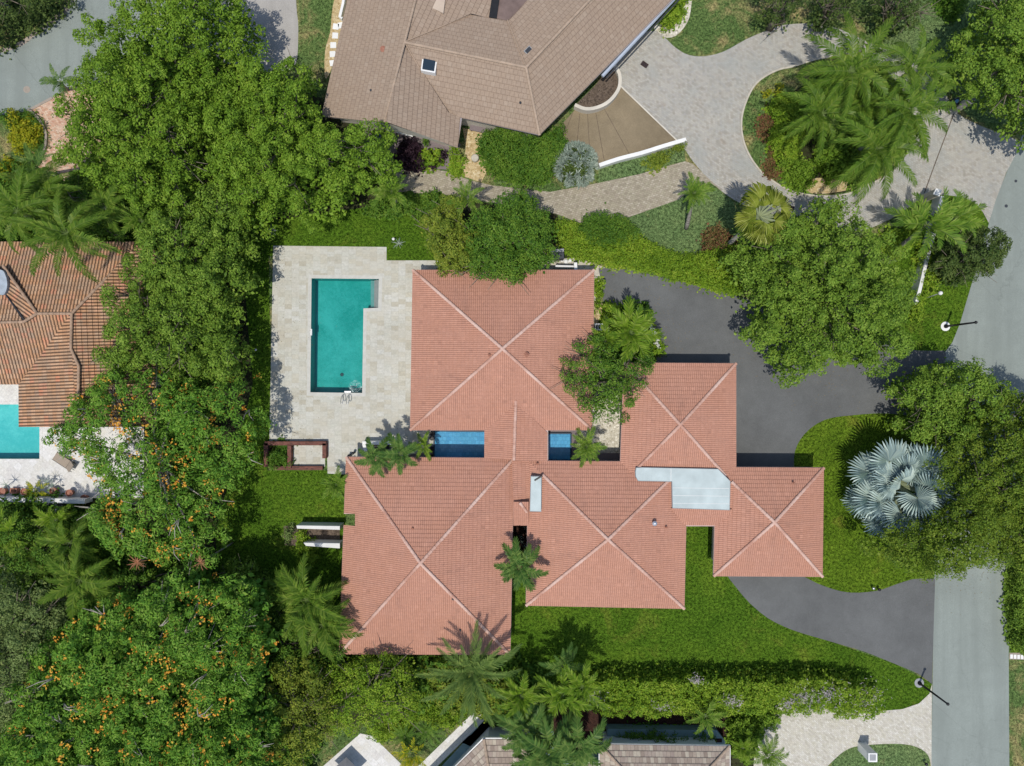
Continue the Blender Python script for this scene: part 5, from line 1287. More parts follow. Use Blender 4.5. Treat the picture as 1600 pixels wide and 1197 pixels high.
q_ = np.stack([base_-sd_, base_+dir_*ln_*0.5-sd_*1.2, base_+dir_*ln_, base_+dir_*ln_*0.5+sd_*1.2], 1); q_[:, :, 2] = np.maximum(q_[:, :, 2], 0.06)
core_, _, _ = canopy(blob(900,255,25,11,0.06,3), 1.05, 0.4, leaf=0.2, gap=0.3, lr=0.3, per=24, lobe=0.9, lobeh=0.2, dome=1.6, seed=35, rag=0.05)
sb_ = quads_object('shrub', q_, M['lf_silver']); tag(sb_, 'round silver-blue spiky shrub on the corner beside the white curb wall', 'shrub')
quads_object('inner_foliage', core_, M['lf_dark'], sb_)
shrub('shrub', 'low green shrubs under the bright palm beside the neighbour\'s path', [(600,305),(640,300),(680,305),(700,325),(690,345),(660,340),(630,335),(600,330),(570,325)], 1.0, 'lf_deep', 36)
shrub('shrub', 'rounded green shrub at the patio edge under the brown roof', blob(672,243,(20,15),8,0.15,4), 1.4, 'lf_hedge', 37, leaf=0.22)
shrub('shrub', 'plum-coloured shrub in front of the brown house\'s patio', [(622,228),(640,212),(655,225),(662,245),(655,262),(632,258),(618,245)], 1.2, 'lf_plum', 38)
shrub('shrub', 'plum-coloured edging plants circling the rounded patio shrub', [(690,228),(698,240),(695,258),(680,262),(672,258),(684,250),(688,238)], 0.8, 'lf_plum', 381)
shrub('shrub', 'narrow green fern clump between the patio and the ochre gravel', [(706,238),(716,232),(722,245),(718,265),(708,275),(702,262)], 1.0, 'lf_hedge', 39)
shrub('shrub', 'green fern clump touching the brown eave corner', blob(665,215,9,7,.2,8), 0.9, 'lf_deep', 391)
# island
shrub('shrub', 'green ground-hugging shrub on the left side of the oval island', [(1205,165),(1225,150),(1245,160),(1255,190),(1250,225),(1240,255),(1215,250),(1203,220)], 1.1, 'lf_hedge', 40, flat=True)
shrub('shrub', 'dark shrub in the middle of the oval island under the palms', [(1250,150),(1275,118),(1320,102),(1370,110),(1408,145),(1420,190),(1408,235),(1375,268),(1330,280),(1290,240),(1262,200)], 1.5, 'lf_mid', 41, leaf=0.24, gap=0.5, lr=0.5, lobe=1.2)
shrub('shrub', 'lime yellow rounded shrub near the bottom of the oval island', blob(1301,246,(24,27),9,0.12,5), 1.6, 'lf_lime', 42, leaf=0.18)
shrub('shrub', 'bright yellow-green shrub at the lower left rim of the oval island', [(1215,250),(1235,245),(1262,255),(1275,275),(1262,294),(1240,292),(1222,272)], 1.0, 'lf_lime', 43)
shrub('shrub', 'red and yellow croton edging along the left rim of the oval island', [(1198,170),(1206,160),(1206,200),(1205,225),(1215,252),(1222,272),(1215,272),(1200,240),(1196,205)], 0.6, 'lf_red', 44, leaf=0.13, gap=0.22, lr=0.2)
shrub('shrub', 'golden croton at the top left rim of the oval island', blob(1213,146,(15,10),7,.2,9), 0.9, 'lf_yellow', 45)
# northwest
shrub('shrub', 'yellow and green bush inside the round kerb by the bending road', blob(36,209,(21,24),10,0.08,6), 1.0, 'lf_yellow', 46, leaf=0.18)
shrub('hedge', 'low clipped green hedge curving round the yellow bush', [(18,178),(35,173),(50,176),(62,188),(69,205),(68,228),(60,250),(52,258),(50,240),(58,222),(58,205),(50,190),(36,184),(22,186)], 0.75, 'lf_deep', 47, 'hedge', leaf=0.1, flat=True, rag=0.02, skirt=0.4)
shrub('shrub', 'yellow ragged shrub at the left edge below the round kerb', blob(12,258,(22,16),8,.2,7), 1.1, 'lf_yellow', 48)
shrub('shrub', 'dark green shrub at the left edge beside the bending road', blob(2,186,(16,9),8,.2,7), 1.0, 'lf_deep', 49)
# main garden
shrub('shrub', 'bright green hedge piece against the right wall of the upper pink roof', [(929,442),(936,445),(941,460),(941,472),(937,482),(929,480)], 1.0, 'lf_hedge', 50)
shrub('shrub', 'leafy green shrub at the corner of the asphalt driveway, above the yellow palms', [(985,480),(1005,474),(1020,482),(1022,498),(1005,505),(988,502),(975,492)], 2.0, 'lf_deep', 51, leaf=0.2)
shrub('shrub', 'rounded shrub left of the driveway corner shrub, next to the gravel strip', [(945,480),(962,478),(972,488),(975,505),(962,520),(950,515),(944,498)], 1.6, 'lf_hedge', 52, leaf=0.18)
shrub('flowering_shrub', 'white-flowered shrub edging the asphalt right of the yellow palms', [(1010,505),(1022,512),(1029,530),(1030,552),(1020,560),(1008,540)], 1.0, 'lf_hedge', 53)
wf = []; c_ = [(1015,511),(1019,514),(1022,519),(1025,526),(1027,533),(1028,541),(1021,523),(1018,517),(1026,537)]
for (x, y) in c_:
    c = P(x, y, 1.1); n = 16; wf.append(leaves(np.array(c)+rngp.normal(0,0.12,(n,3)), unit(rngp.normal(0,.5,(n,3))+np.array([0,0,1.])), 0.13, 0.1, rngp))
tag(quads_object('blossoms', np.concatenate(wf), M['fl_white'], None), 'cluster of small white blooms on the driveway-edge shrub', 'flowers')
shrub('shrub', 'undergrowth shrub below the yellow palms between the pink roofs', [(945,515),(985,508),(1012,520),(1020,555),(990,562),(955,555),(930,535)], 1.2, 'lf_deep', 54, leaf=0.2)
shrub('hedge', 'dense clipped hedge along the right edge of the road', [(1586,888),(1640,888),(1640,1016),(1592,1016),(1586,1008)], 1.6, 'lf_mid', 55, 'hedge', flat=True, rag=0.02)
shrub('shrub', 'yellow-green shrubs at the corner between the beige roof and pale pavers', [(1140,1140),(1160,1125),(1185,1112),(1212,1112),(1215,1128),(1195,1140),(1188,1165),(1170,1190),(1150,1180)], 1.3, 'lf_lime', 56, leaf=0.2)
shrub('shrub', 'dark low shrubs in the terrace trough above the beige roof', [(985,1148),(1020,1146),(1085,1148),(1086,1160),(985,1160)], 1.5, 'lf_deep', 57, zb=0.9)
shrub('shrub', 'small dark shrub at the right end of the terrace trough', [(1097,1149),(1110,1148),(1112,1160),(1097,1160)], 1.4, 'lf_deep', 58, zb=0.9)
shrub('shrub', 'thicket along the white garden wall near the street', [(1425,385),(1438,350),(1446,330),(1440,322),(1425,335),(1405,355),(1385,375),(1390,392),(1410,395)], 1.0, 'lf_hedge', 59, leaf=0.16)
shrub('hedge', 'strip of climbers right of the white garden wall', [(1449,398),(1458,403),(1452,440),(1442,475),(1430,500),(1424,495),(1434,470),(1441,430)], 1.3, 'lf_hedge', 60, 'hedge')
shrub('shrub', 'sunlit bushes at the foot of the house\'s lower left wall', [(660,1040),(700,1035),(760,1050),(800,1060),(830,1085),(800,1110),(740,1115),(690,1100)], 1.4, 'lf_olive', 61, leaf=0.22)
shrub('shrub', 'low yellow-green ground plants between the bushy tree and the grey-green palm', [(640,1095),(690,1095),(730,1110),(720,1130),(670,1130),(630,1140),(590,1150),(600,1130)], 0.5, 'lf_hedge', 611, leaf=0.14)
shrub('shrub', 'dark planting hidden behind the low brown wall by the pool deck', [(424,698),(450,698),(452,726),(424,726)], 0.5, 'lf_deep', 62)
shrub('shrub', 'spiky dry plants in the small bed beside the white beams', [(446,828),(456,826),(460,838),(456,850),(447,848)], 0.4, 'lf_grey', 63)
shrub('shrub', 'bushy yellow-green plants at the end of the white beams', [(462,838),(485,842),(495,856),(480,868),(464,855)], 0.9, 'lf_hedge', 64)
shrub('shrub', 'grassy strip of shrubs along the bed above the white curb wall', [(995,245),(1030,236),(1066,226),(1070,235),(1050,248),(1010,256),(992,256)], 0.6, 'lf_olive', 65)
shrub('shrub', 'green planting inside the white stone edging at the top roof corner', [(1052,0),(1066,-20),(1070,5),(1062,28),(1048,44),(1036,40)], 0.9, 'lf_hedge', 66)
shrub('shrub', 'clipped dark shrub at the top edge above the pebble-free lawn', [(1470,-20),(1505,-20),(1502,15),(1490,26),(1475,12)], 1.6, 'lf_deep', 67)
shrub('shrub', 'leafy border under the big lime tree, against the bending road', [(110,270),(150,280),(180,320),(150,330),(118,300)], 1.2, 'lf_deep', 68, leaf=0.2)
# undergrowth nobody could count
V1, _, _ = canopy([(-60,260),(110,270),(330,330),(240,372),(-60,376)], 1.4, 0.4, leaf=0.3, gap=0.7, lr=0.5, per=24, lobe=1.6, lobeh=0.6, dome=1.0, seed=90)
V2, _, _ = canopy([(-60,800),(150,790),(300,880),(400,915),(520,1000),(550,1030),(800,1030),(860,1110),(860,1140),(780,1120),(650,1110),(520,1120),(430,1260),(-60,1260)], 1.5, 0.4, leaf=0.3, gap=0.75, lr=0.5, per=22, lobe=1.6, lobeh=0.6, dome=1.0, seed=91)
V3, _, _ = canopy([(240,420),(350,410),(350,560),(330,640),(340,720),(310,840),(240,800),(245,600)], 1.2, 0.4, leaf=0.3, gap=0.75, lr=0.5, per=22, lobe=1.6, lobeh=0.6, dome=1.0, seed=92)
tag(quads_object('undergrowth', np.concatenate([V1, V2, V3]), M['lf_deep']), 'dark leafy undergrowth beneath the trees and palms along the left side', 'undergrowth', None, 'stuff')
for nm_ in list(bpy.data.objects):
    if nm_.type == 'MESH' and nm_.data and not nm_.get('label'): pass

# ------------------------------------------------------------ palms (photo px of the crown, height, reach px, fronds, kind, trunk base px)
PG = 'palms in the gardens'
pal = [
 ('small dark palm overlapping the bending road', 95,128,4.0,30,9,'dark',(104,140)),
 ('big drooping palm at the left edge above the orange roof', 28,330,8.5,78,15,'queen',(60,345)),
 ('big drooping palm whose fronds hang over the middle of the orange roof', 105,365,8.5,82,16,'queen',(135,372)),
 ('drooping palm between the two big ones above the orange roof', 70,300,7.5,66,13,'queen',(90,310)),
 ('lighter green palm at the upper right corner of the orange roof', 222,345,6.0,44,10,'areca_mid',(235,352)),
 ('palm just left of the lighter one, over the top edge of the orange roof', 165,325,6.5,50,12,'coconut',(180,335)),
 ('dark palm rising beside the round kerb with the yellow bush', 58,262,5.0,36,11,'dark',(75,275)),
 ('bright palm beside the neighbour\'s path, under the wide bright green tree', 612,300,4.0,36,10,'areca_mid',(620,318)),
 ('dark green palm above the rust-flecked olive tree', 730,310,4.5,32,9,'areca_mid',(735,330)),
 ('small palm with a thin curved trunk alone on the neighbour\'s cool green lawn', 1084,302,3.6,29,14,'areca_mid',(1072,357)),
 ('clumped yellow-green palm at the asphalt\'s edge, above the tree hiding white pebbles', 985,520,4.0,50,13,'areca',(978,530)),
 ('yellowish palm with leaves over the edge of the upper pink roof', 945,533,3.6,34,9,'areca',(952,540)),
 ('palm filling the small blue courtyard pond\'s right side', 916,697,3.0,31,15,'areca_mid',(920,696)),
 ('left one of the two dark pinwheel palms over the courtyard edge', 590,716,4.2,36,8,'plume',(600,706)),
 ('right one of the two dark pinwheel palms over the courtyard edge', 627,708,4.4,36,8,'plume',(636,700)),
 ('yellow-green palm squeezed beside the left end of the blue courtyard pond', 662,698,3.0,22,9,'areca',(664,692)),
 ('bushy palm at the top left corner of the lower left pink roof', 526,757,2.6,26,14,'areca_mid',(530,750)),
 ('dark pinwheel palm in the narrow dark slot between the lower pink roofs', 811,886,4.6,42,11,'plume',(812,868)),
 ('large feathery palm left of the lower left pink roof', 480,938,3.8,66,17,'coconut',(495,915)),
 ('second feathery palm, lower left of the large one', 455,922,3.2,44,13,'coconut',(470,900)),
 ('third feathery palm reaching the lower left corner of the pink roof', 505,975,4.0,58,14,'coconut',(515,965)),
 ('big grey-green palm at the bottom corner of the lower left pink roof', 736,1050,5.0,76,22,'date',(742,1030)),
 ('yellow-green palm between the grey-green palm and the two broad ones', 815,1088,4.0,42,11,'areca',(815,1075)),
 ('left one of two broad bright palms at the tall hedge\'s left end', 880,1085,4.2,46,10,'areca',(878,1070)),
 ('right one of two broad bright palms at the tall hedge\'s left end', 910,1072,4.6,44,10,'areca',(906,1060)),
 ('dark palm in the shade behind the two broad-leaved bright palms', 880,1040,3.6,36,10,'dark',(880,1035)),
 ('green ringed palm over the grey-blue terrace, at the bottom edge', 858,1172,5.0,62,13,'plume',(855,1148)),
 ('second ringed palm over the terrace, right of the first', 905,1165,5.0,52,11,'plume',(900,1140)),
 ('third ringed palm over the terrace, touching the beige roof corner', 822,1140,4.4,54,11,'plume',(822,1125)),
 ('small palm hanging out of the tall hedge over the dark mulch', 1102,1118,2.6,34,7,'areca_mid',(1100,1105)),
 ('small palm at the edge of the pale herringbone pavers', 1198,1180,2.8,32,12,'areca_mid',(1195,1172)),
 ('low yellowish palm in front of the beige roof corner', 1160,1168,2.0,26,9,'areca',(1158,1162)),
 ('palm with long plumes at the left edge below the terrace', 110,848,5.0,50,13,'coconut',(125,840)),
 ('yellow-tinged palm next to the grey air-conditioning unit', 88,812,3.4,34,10,'areca',(98,808)),
 ('palm with splayed plumes above the grey-green tree at the left edge', 125,905,6.0,60,14,'coconut',(140,895)),
 ('yellow-tinged palm at the left edge below the wall with flower pots', 15,835,3.8,42,11,'areca',(30,830)),
 ('dark palm below the left terrace wall', 50,875,3.5,46,12,'coconut',(60,870)),
 ('highest of the tall plumed palms on the oval island', 1330,112,7.5,84,18,'queen',(1305,140)),
 ('tall plumed palm at the right side of the oval island', 1425,175,8.0,80,18,'queen',(1370,190)),
 ('tall plumed palm with fronds over the lower end of the oval island', 1372,232,7.5,82,18,'queen',(1335,235)),
 ('tall plumed palm at the left of the oval island, above the lime shrub', 1285,178,6.5,72,16,'queen',(1268,190)),
 ('shorter plumed palm tucked at the centre of the oval island', 1350,165,6.5,70,16,'queen',(1325,180)),
 ('slim plumed palm at the top right of the oval island', 1425,108,8.0,70,14,'queen',(1385,140)),
 ('yellow-green palm sprawling over the white garden wall', 1448,352,4.6,58,13,'areca_mid',(1395,392)),
 ('second yellow-green palm by the white garden wall, nearer the street', 1492,342,3.4,44,11,'areca_mid',(1480,350)),
]
for i, (lab, x, y, h, rp, nf, kind, base) in enumerate(pal):
    palm(lab, x, y, h, rp, nf, kind, base, seed=i, group=PG if False else None)
palm('yellow fan-leaved palm leaning over the lawn on a long pale trunk', 1186,338, 7.0, 50, 26, 'fan', (1133,386), seed=60, tr=0.16, name='fan_palm', tmat='trunk_pale')
palm('large silver-blue fan palm on the front lawn, beside the road tree', 1390,753, 1.7, 86, 26, 'bismarck', (1382,750), seed=61, tr=0.22, name='fan_palm')
palm('upper dark cycad on the bottom lawn strip', 633,1152,0.6,27,16,'cycad',None,seed=62,name='cycad',cat='cycad',tr=0.2)
palm('right dark cycad on the bottom lawn strip, beside the first one', 665,1143,0.6,28,16,'cycad',None,seed=63,name='cycad',cat='cycad',tr=0.2)
palm('golden croton shrub below the two cycads', 645,1175,0.9,28,13,'crot',None,seed=64,name='croton',cat='shrub',tr=0.05)
palm('yellow croton growing in a pot on the left neighbour\'s terrace wall', 58,766,1.0,17,13,'crot',(57,768),seed=65,name='croton',cat='shrub',tr=0.04)
palm('upper left rust-coloured spiky rosette among the trees', 215,878,5.8,15,18,'strap',None,seed=66,name='bromeliad',cat='plant',tr=0.06)
palm('rust-coloured spiky rosette right of the first, below the small lawn', 314,878,6.4,14,18,'strap',None,seed=67,name='bromeliad',cat='plant',tr=0.06)
palm('lowest rust-coloured spiky rosette, on the big flowering tree', 271,972,8.4,15,20,'strap',None,seed=68,name='bromeliad',cat='plant',tr=0.06)
palm('small grey rosette plant on the lawn left of the pool deck', 425,361,0.15,10,16,'agave',None,seed=69,name='agave',cat='plant',tr=0.05)
palm('small grey rosette plant on the lawn above the notch of the pool deck', 623,381,0.15,10,14,'agave',None,seed=70,name='agave',cat='plant',tr=0.05)
palm('dark spiky agave at the left end of the terrace trough', 970,1152,1.0,14,12,'cycad',None,seed=71,name='agave',cat='plant',tr=0.05)
for k, (x, y) in enumerate(((10,757),(73,752),(82,757),(50,762))):
    palm('grey potted plant on the left terrace, %s' % ('at the very left edge','just right of the yellow croton','between the yellow croton and the next round pot','just left of the yellow croton')[k], x, y, 0.9, 11, 10, 'agave', (x, y+4), seed=72+k, name='plant', cat='plant', tr=0.03)

# ------------------------------------------------------------ small things
def post(name, label, cat, base, top, r=0.06, mat='black', head=None, group=None, extra=None):
    hh = top[2]; b = P(base[0], base[1]); t = P(top[0], top[1], hh)
    rt = empty(name, b, label, cat, group)
    mb = MB(); mb.tube([(b.x,b.y,0.0),(t.x,t.y,hh)], [r*1.15, r*0.85], 10); mb.build('pole', M[mat], rt, True)
    return rt, b, t
rt, b, t = post('street_lamp', 'black street lamp standing in a pale ring beside the road', 'street lamp', (1477,510), (1523,501,3.9), 0.085)
t.xy = (b.x*1.0, b.y*1.0)
def lampkit(rt, x, y, h, ring):
    for o in list(rt.children): bpy.data.objects.remove(o)
    mb = MB(); mb.tube([(x,y,0),(x,y,h)], [0.10,0.07], 10); mb.build('pole', M['black'], rt, True)
    mb = MB(); mb.lathe((x,y,h), [(0.08,0),(0.13,0.05),(0.11,0.12),(0.03,0.16)], 12); mb.build('cap', M['black'], rt, True)
    mb = MB(); mb.lathe((x,y,0.0), [(0.17,0),(0.17,0.18),(0.12,0.24),(0.10,0.3)], 14); mb.build('base_collar', M['black'], rt, True)
    if ring:
        mb = MB(); mb.lathe((x,y,0.0), [(0.40,0),(0.40,0.035),(0.30,0.045)], 24); mb.build('concrete_ring', M['white'] if ring == 1 else M['greysteel'], rt)
b1 = P(1477,510); lampkit(rt, b1.x, b1.y, 3.9, 1)
b2 = P(1436,1067)
rt = empty('street_lamp', b2, 'black street lamp on the lawn tip between asphalt and pale pavers', 'street lamp'); lampkit(rt, b2.x, b2.y, 3.9, 2)
b3 = P(1437,469); rt = empty('garden_lamp', b3, 'thin grey garden lamp with a white globe on the lawn behind the white wall', 'garden lamp')
e = P(1469,458,2.8)
mb = MB(); mb.tube([(b3.x,b3.y,0),(b3.x+(e.x-b3.x)*.95,b3.y+(e.y-b3.y)*.95,2.65)], 0.035, 8); mb.build('pole', M['greysteel'], rt, True)
mb = MB(); mb.lathe((e.x,e.y,2.65), [(0.05,0),(0.14,0.06),(0.18,0.18),(0.14,0.3),(0.04,0.36)], 14); mb.build('globe', M['white'], rt, True)

def pillar(label, pts, z, mat, capmat, over=0.08, name='gate_pillar', cat='pillar'):
    """square pillar: pts = four photo px of its cap at height z"""
    q = [P(x, y, z) for x, y in pts]; c = sum(q, Vector())/4
    rt = empty(name, (c.x, c.y, 0), label, cat)
    mb = MB(); mb.prism([(c.x+(p.x-c.x)*(1-over), c.y+(p.y-c.y)*(1-over)) for p in q], 0, z-0.12); mb.build('shaft', M[mat], rt)
    mb = MB(); mb.prism([p[:2] for p in q], z-0.12, z); mb.build('cap', M[capmat], rt, bevel=0.02)
    return rt, c
pillar('tan stone gate pillar with white cap at the white garden wall\'s top end', [(1463,294),(1472,297),(1468,307),(1458,303)], 2.3, 'stone', 'white')
rt, c = pillar('weathered stone gate pillar with a pale lamp housing below the corner tree', [(1518,148),(1527,152),(1520,162),(1512,157)], 2.1, 'bark' if False else 'stone', 'metal')
mb = MB(); c = P(1497, 157, 0.9); mb.box(c, 0.75, 0.6, 0.0, 0.75, R(35)); g0 = mb.build('gate_motor', M['dark'], None, bevel=0.05)
mb = MB(); mb.lathe((c.x,c.y,0.75), [(0.16,0),(0.15,0.06),(0.05,0.08)], 12); mb.build('lid', plain('blue_plastic', (0.2,0.4,0.62), 0.4, 0.05), g0)
tag(g0, 'dark grey gate motor box with a blue lid beside the weathered stone pillar', 'gate motor')
kerb('gate_track', [(1490,178),(1480,205),(1463,250),(1452,280),(1444,302)], 0.08, 0.02, M['bark'], 'thin dark gate track across the neighbour\'s paved entrance', 'gate track')
rt, c = pillar('white pillar with hollow cap beside the pale herringbone pavers at the bottom', [(1357,1177),(1371,1177),(1371,1191),(1357,1191)], 1.9, 'white', 'white')
mb = MB(); c = P(1364,1184,1.93); mb.box(c, 0.52, 0.52, 1.885, 1.91); mb.build('inset', M['greysteel'], rt)
kerb('garden_wall', [(1459,312),(1455,330),(1448,365),(1441,390),(1433,420),(1426,450),(1419,478)], 0.28, 1.2, M['cream'] if False else M['wallwhite'], 'long thin white garden wall running down from the tan gate pillar', 'garden wall')
kerb('garden_wall', spl([(935,262),(965,252),(1000,243),(1035,232),(1069,222)], 3, False), 0.32, 0.7, M['white'], 'slightly curved white curb wall below the fan of stained concrete', 'garden wall')
kerb('planter_wall', spl([(958,107),(966,122),(966,140),(958,155),(945,167),(928,174),(912,175),(897,169)], 4, False), 0.28, 0.75, M['cream'], 'curved cream planter wall against the brown-roofed house', 'planter')
sheet('planting_bed', spl([(905,160),(930,135),(950,112),(962,120),(964,138),(956,153),(943,165),(927,171),(912,171),(900,167)], 3), 0.35, M['bark'], drop=0.35)
kerb('kerb', spl([(46,172),(56,180),(66,192),(73,208),(73,226),(67,244),(58,256)], 4, False), 0.2, 0.2, M['kerb'], 'curved kerb between the salmon paving and the round green bed', 'kerb')
kerb('kerb', IS, 0.14, 0.10, M['stone'], 'thin stone edging around the oval island', 'kerb', closed=True)
kerb('kerb', [(968,133),(1000,164),(1058,220)], 0.1, 0.05, M['cream'], 'straight pale edging between the stained concrete and the paved drive', 'kerb')
kerb('kerb', [(47,172),(60,165),(82,153)], 0.2, 0.06, M['kerb'], 'short dark kerb where the salmon paving meets the bending road', 'kerb')
# white curb left of the brown roof and stepping stones
kerb('garden_wall', [(541,-10),(538,10),(533,31),(537,33)], 0.22, 0.5, M['white'], 'short white wall against the top left eave of the brown roof', 'garden wall')
for k, (x, y) in enumerate(((525,42),(524,56),(521,71),(520,85),(520,99),(533,40))):
    c = P(x, y); mb = MB(); mb.box(c, 0.50, 0.50, 0, 0.06, R(-8+k*4))
    tag(mb.build('stepping_stone', M['white']), 'pale square stepping stone beside the brown roof, %s' % ('first from the top','second from the top','third from the top','fourth from the top','lowest of the row','tucked under the eave')[k], 'stepping stone', 'stepping stones beside the brown roof')
for k in range(5):
    c = P(1580+k*5.5, 1025.5+k*0.3); mb = MB(); mb.box(c, 0.22, 0.36, 0.0, 0.05)
    tag(mb.build('stepping_stone', M['white']), 'small white paving stone crossing the right verge, %s' % ('nearest the road','second from the road','third from the road','fourth from the road','farthest from the road')[k], 'stepping stone', 'stones crossing the right verge')
# drains, manhole
for (x, y, a, lab) in ((1007,101,-35,'brown drain grate in the neighbour\'s paved drive near the house corner'), (1235,325,-20,'brown drain grate on the paved drive beside the fan palm')):
    c = P(x, y); rt = empty('drain_grate', (c.x,c.y,0), lab, 'drain grate')
    mb = MB(); mb.box(c, 0.62, 0.42, 0.0, 0.03, R(a)); mb.build('frame', M['mulch'], rt)
    mb = MB()
    for k in range(6):
        d = Vector((math.cos(R(a)), math.sin(R(a)), 0))*(-0.25+0.1*k); mb.box(c+d, 0.04, 0.34, 0.03, 0.045, R(a))
    mb.build('bars', M['dark'], rt)
for k, (x, y, r_) in enumerate(((1572,322,0.14),(1587,283,0.12))):
    c = P(x, y); mb = MB(); mb.lathe((c.x,c.y,0.0), [(r_,0),(r_,0.022),(r_*0.8,0.024)], 16)
    tag(mb.build('valve_cover', M['dark']), 'small round dark valve cover in the right-hand road, %s' % ('nearer the grass', 'nearer the paved entrance')[k], 'valve cover')
c = P(42,140); mb = MB(); mb.lathe((c.x,c.y,0.0), [(0.3,0),(0.3,0.018),(0.25,0.02)], 20); tag(mb.build('manhole_cover', M['kerb']), 'pale round manhole cover in the bending road', 'manhole cover')
# low brown walls at the deck corner
bw = empty('planter_box', P(463, 710), 'low red-brown brick planter walls at the bottom left corner of the pool deck', 'planter')
for pts in ([(417,692),(512,692)], [(419,692),(419,728)], [(455.5,694),(455.5,730)], [(509.5,692),(509.5,715)], [(430,730.5),(506,730.5)]):
    a, b = P(*pts[0]), P(*pts[1]); d = (b-a).normalized(); nn = Vector((-d.y, d.x, 0))*0.16
    mb = MB(); mb.prism([(a+nn)[:2], (b+nn)[:2], (b-nn)[:2], (a-nn)[:2]], -0.0, 0.62 if pts[0][1] < 700 else 0.45); mb.build('wall', M['brownbrick'], bw)
sheet('patio', [(457,696),(508,696),(508,729),(457,729)], 0.028, M['travertine'])
sheet('planting_bed', [(420,694),(455,694),(455,730),(420,730)], 0.03, M['mulch'])
# outdoor counter
oc = empty('outdoor_counter', P(590, 695), 'white outdoor kitchen counter with a dark grill, behind the pinwheel palms', 'counter')
z = 1.0
mb = MB(); mb.prism([P(x,y,z)[:2] for x,y in ((566,689.5),(612,689.5),(612,695),(566,695))], 0, z); mb.build('counter_top', M['white'], oc, bevel=0.02)
mb = MB(); mb.prism([P(x,y,z)[:2] for x,y in ((566,695.2),(571,695.2),(574,705),(569,705))], 0, z-0.02); mb.build('counter_leg', M['white'], oc)
mb = MB(); mb.prism([P(x,y,z)[:2] for x,y in ((575,695.3),(606,695.3),(606,703),(575,703))], 0.02, 0.82); mb.build('grill', M['black'], oc, bevel=0.04)
for k, (x, y) in enumerate(((547.5,711),(554,707))):
    mb = MB(); c = P(x, y, 0); mb.lathe((c.x,c.y,0.02), [(0.10,0),(0.09,0.5),(0.12,0.52),(0.12,0.62),(0.04,0.66)], 12)
    tag(mb.build('bollard', M['black']), 'small black bollard light at the deck edge by the roof corner, %s' % ('the left one','the right one')[k], 'bollard')
# white beams over the small side bed
for k, pts in enumerate(([(463,821),(531,822),(531,828),(464,826)], [(474,848),(531,849),(531,857),(478,853)])):
    zz = 1.5 if k == 0 else 1.3
    mb = MB(); mb.prism([P(x,y,zz)[:2] for x,y in pts], 0, zz)
    tag(mb.build('screen_wall', M['wallwhite'], bevel=0.02), ('upper of the two short white screen walls left of the lower pink roof','lower of the two short white screen walls left of the lower pink roof')[k], 'screen wall')
sheet('planting_bed', [(443,822),(531,822),(531,856),(445,852)], 0.012, M['bark'])
# side yard north of the pink roof
mb = MB(); q = [P(x,y,1.2)[:2] for x,y in ((861,394),(881,392.5),(882,404),(862,404))]; mb.prism(q, 0, 1.2); gen = mb.build('generator', M['dark'], bevel=0.04)
tag(gen, 'dark grey generator box between the round dark tree and the hedge', 'generator')
mb = MB(); mb.prism([P(x,y,1.2)[:2] for x,y in ((861,390),(881,388.5),(881,393),(861,394))], 0.3, 1.22); mb.build('top_rail', M['greysteel'], gen)
mb = MB(); mb.prism([P(x,y,1.6)[:2] for x,y in ((897,410),(902,410),(902,424),(897,424))], 0, 1.6); tag(mb.build('gate_post', M['white'], bevel=0.02), 'white gate post at the top edge of the upper pink roof', 'post')
mb = MB(); mb.prism([P(x,y,1.3)[:2] for x,y in ((868,414),(897,415),(897,418),(868,417))], 0, 1.3); tag(mb.build('screen_wall', M['wallwhite']), 'low pale wall ending at the white gate post', 'garden wall')
gt = empty('garden_gate', P(938,508), 'white slatted garden gate at the right side of the upper pink roof', 'gate')
for y in (505.5, 514): 
    mb = MB(); mb.prism([P(x,yy,1.5)[:2] for x,yy in ((929,y),(947,y),(947,y+2),(929,y+2))], 1.3, 1.5); mb.build('rail', M['white'], gt)
for x in (930, 934, 938, 942, 946):
    mb = MB(); mb.prism([P(xx,yy,1.45)[:2] for xx,yy in ((x,507.5),(x+1.4,507.5),(x+1.4,514),(x,514))], 0.1, 1.4); mb.build('slat', M['wallwhite'], gt)
mb = MB(); mb.prism([P(x,y,1.2)[:2] for x,y in ((946,493),(949,493),(949,505),(946,505))], 0, 1.2); tag(mb.build('post', M['white']), 'white post standing beside the gravel strip above the slatted gate', 'post')
# pebbles and rocks near the roof edge
for k in range(14):
    x = 868+random.uniform(0,28); y = 406+random.uniform(0,7); c = P(x, y); mb = MB(); r_ = random.uniform(0.08,0.2)
    mb.lathe((c.x,c.y,0.0), [(r_,0),(r_*1.1,r_*0.4),(r_*0.7,r_*0.8),(r_*0.2,r_*0.95)], 7)
    tag(mb.build('rock', M['stone'] if k % 3 else M['white']), 'loose pale rock between the generator and the upper pink roof', 'rock', 'rocks above the pink roof')
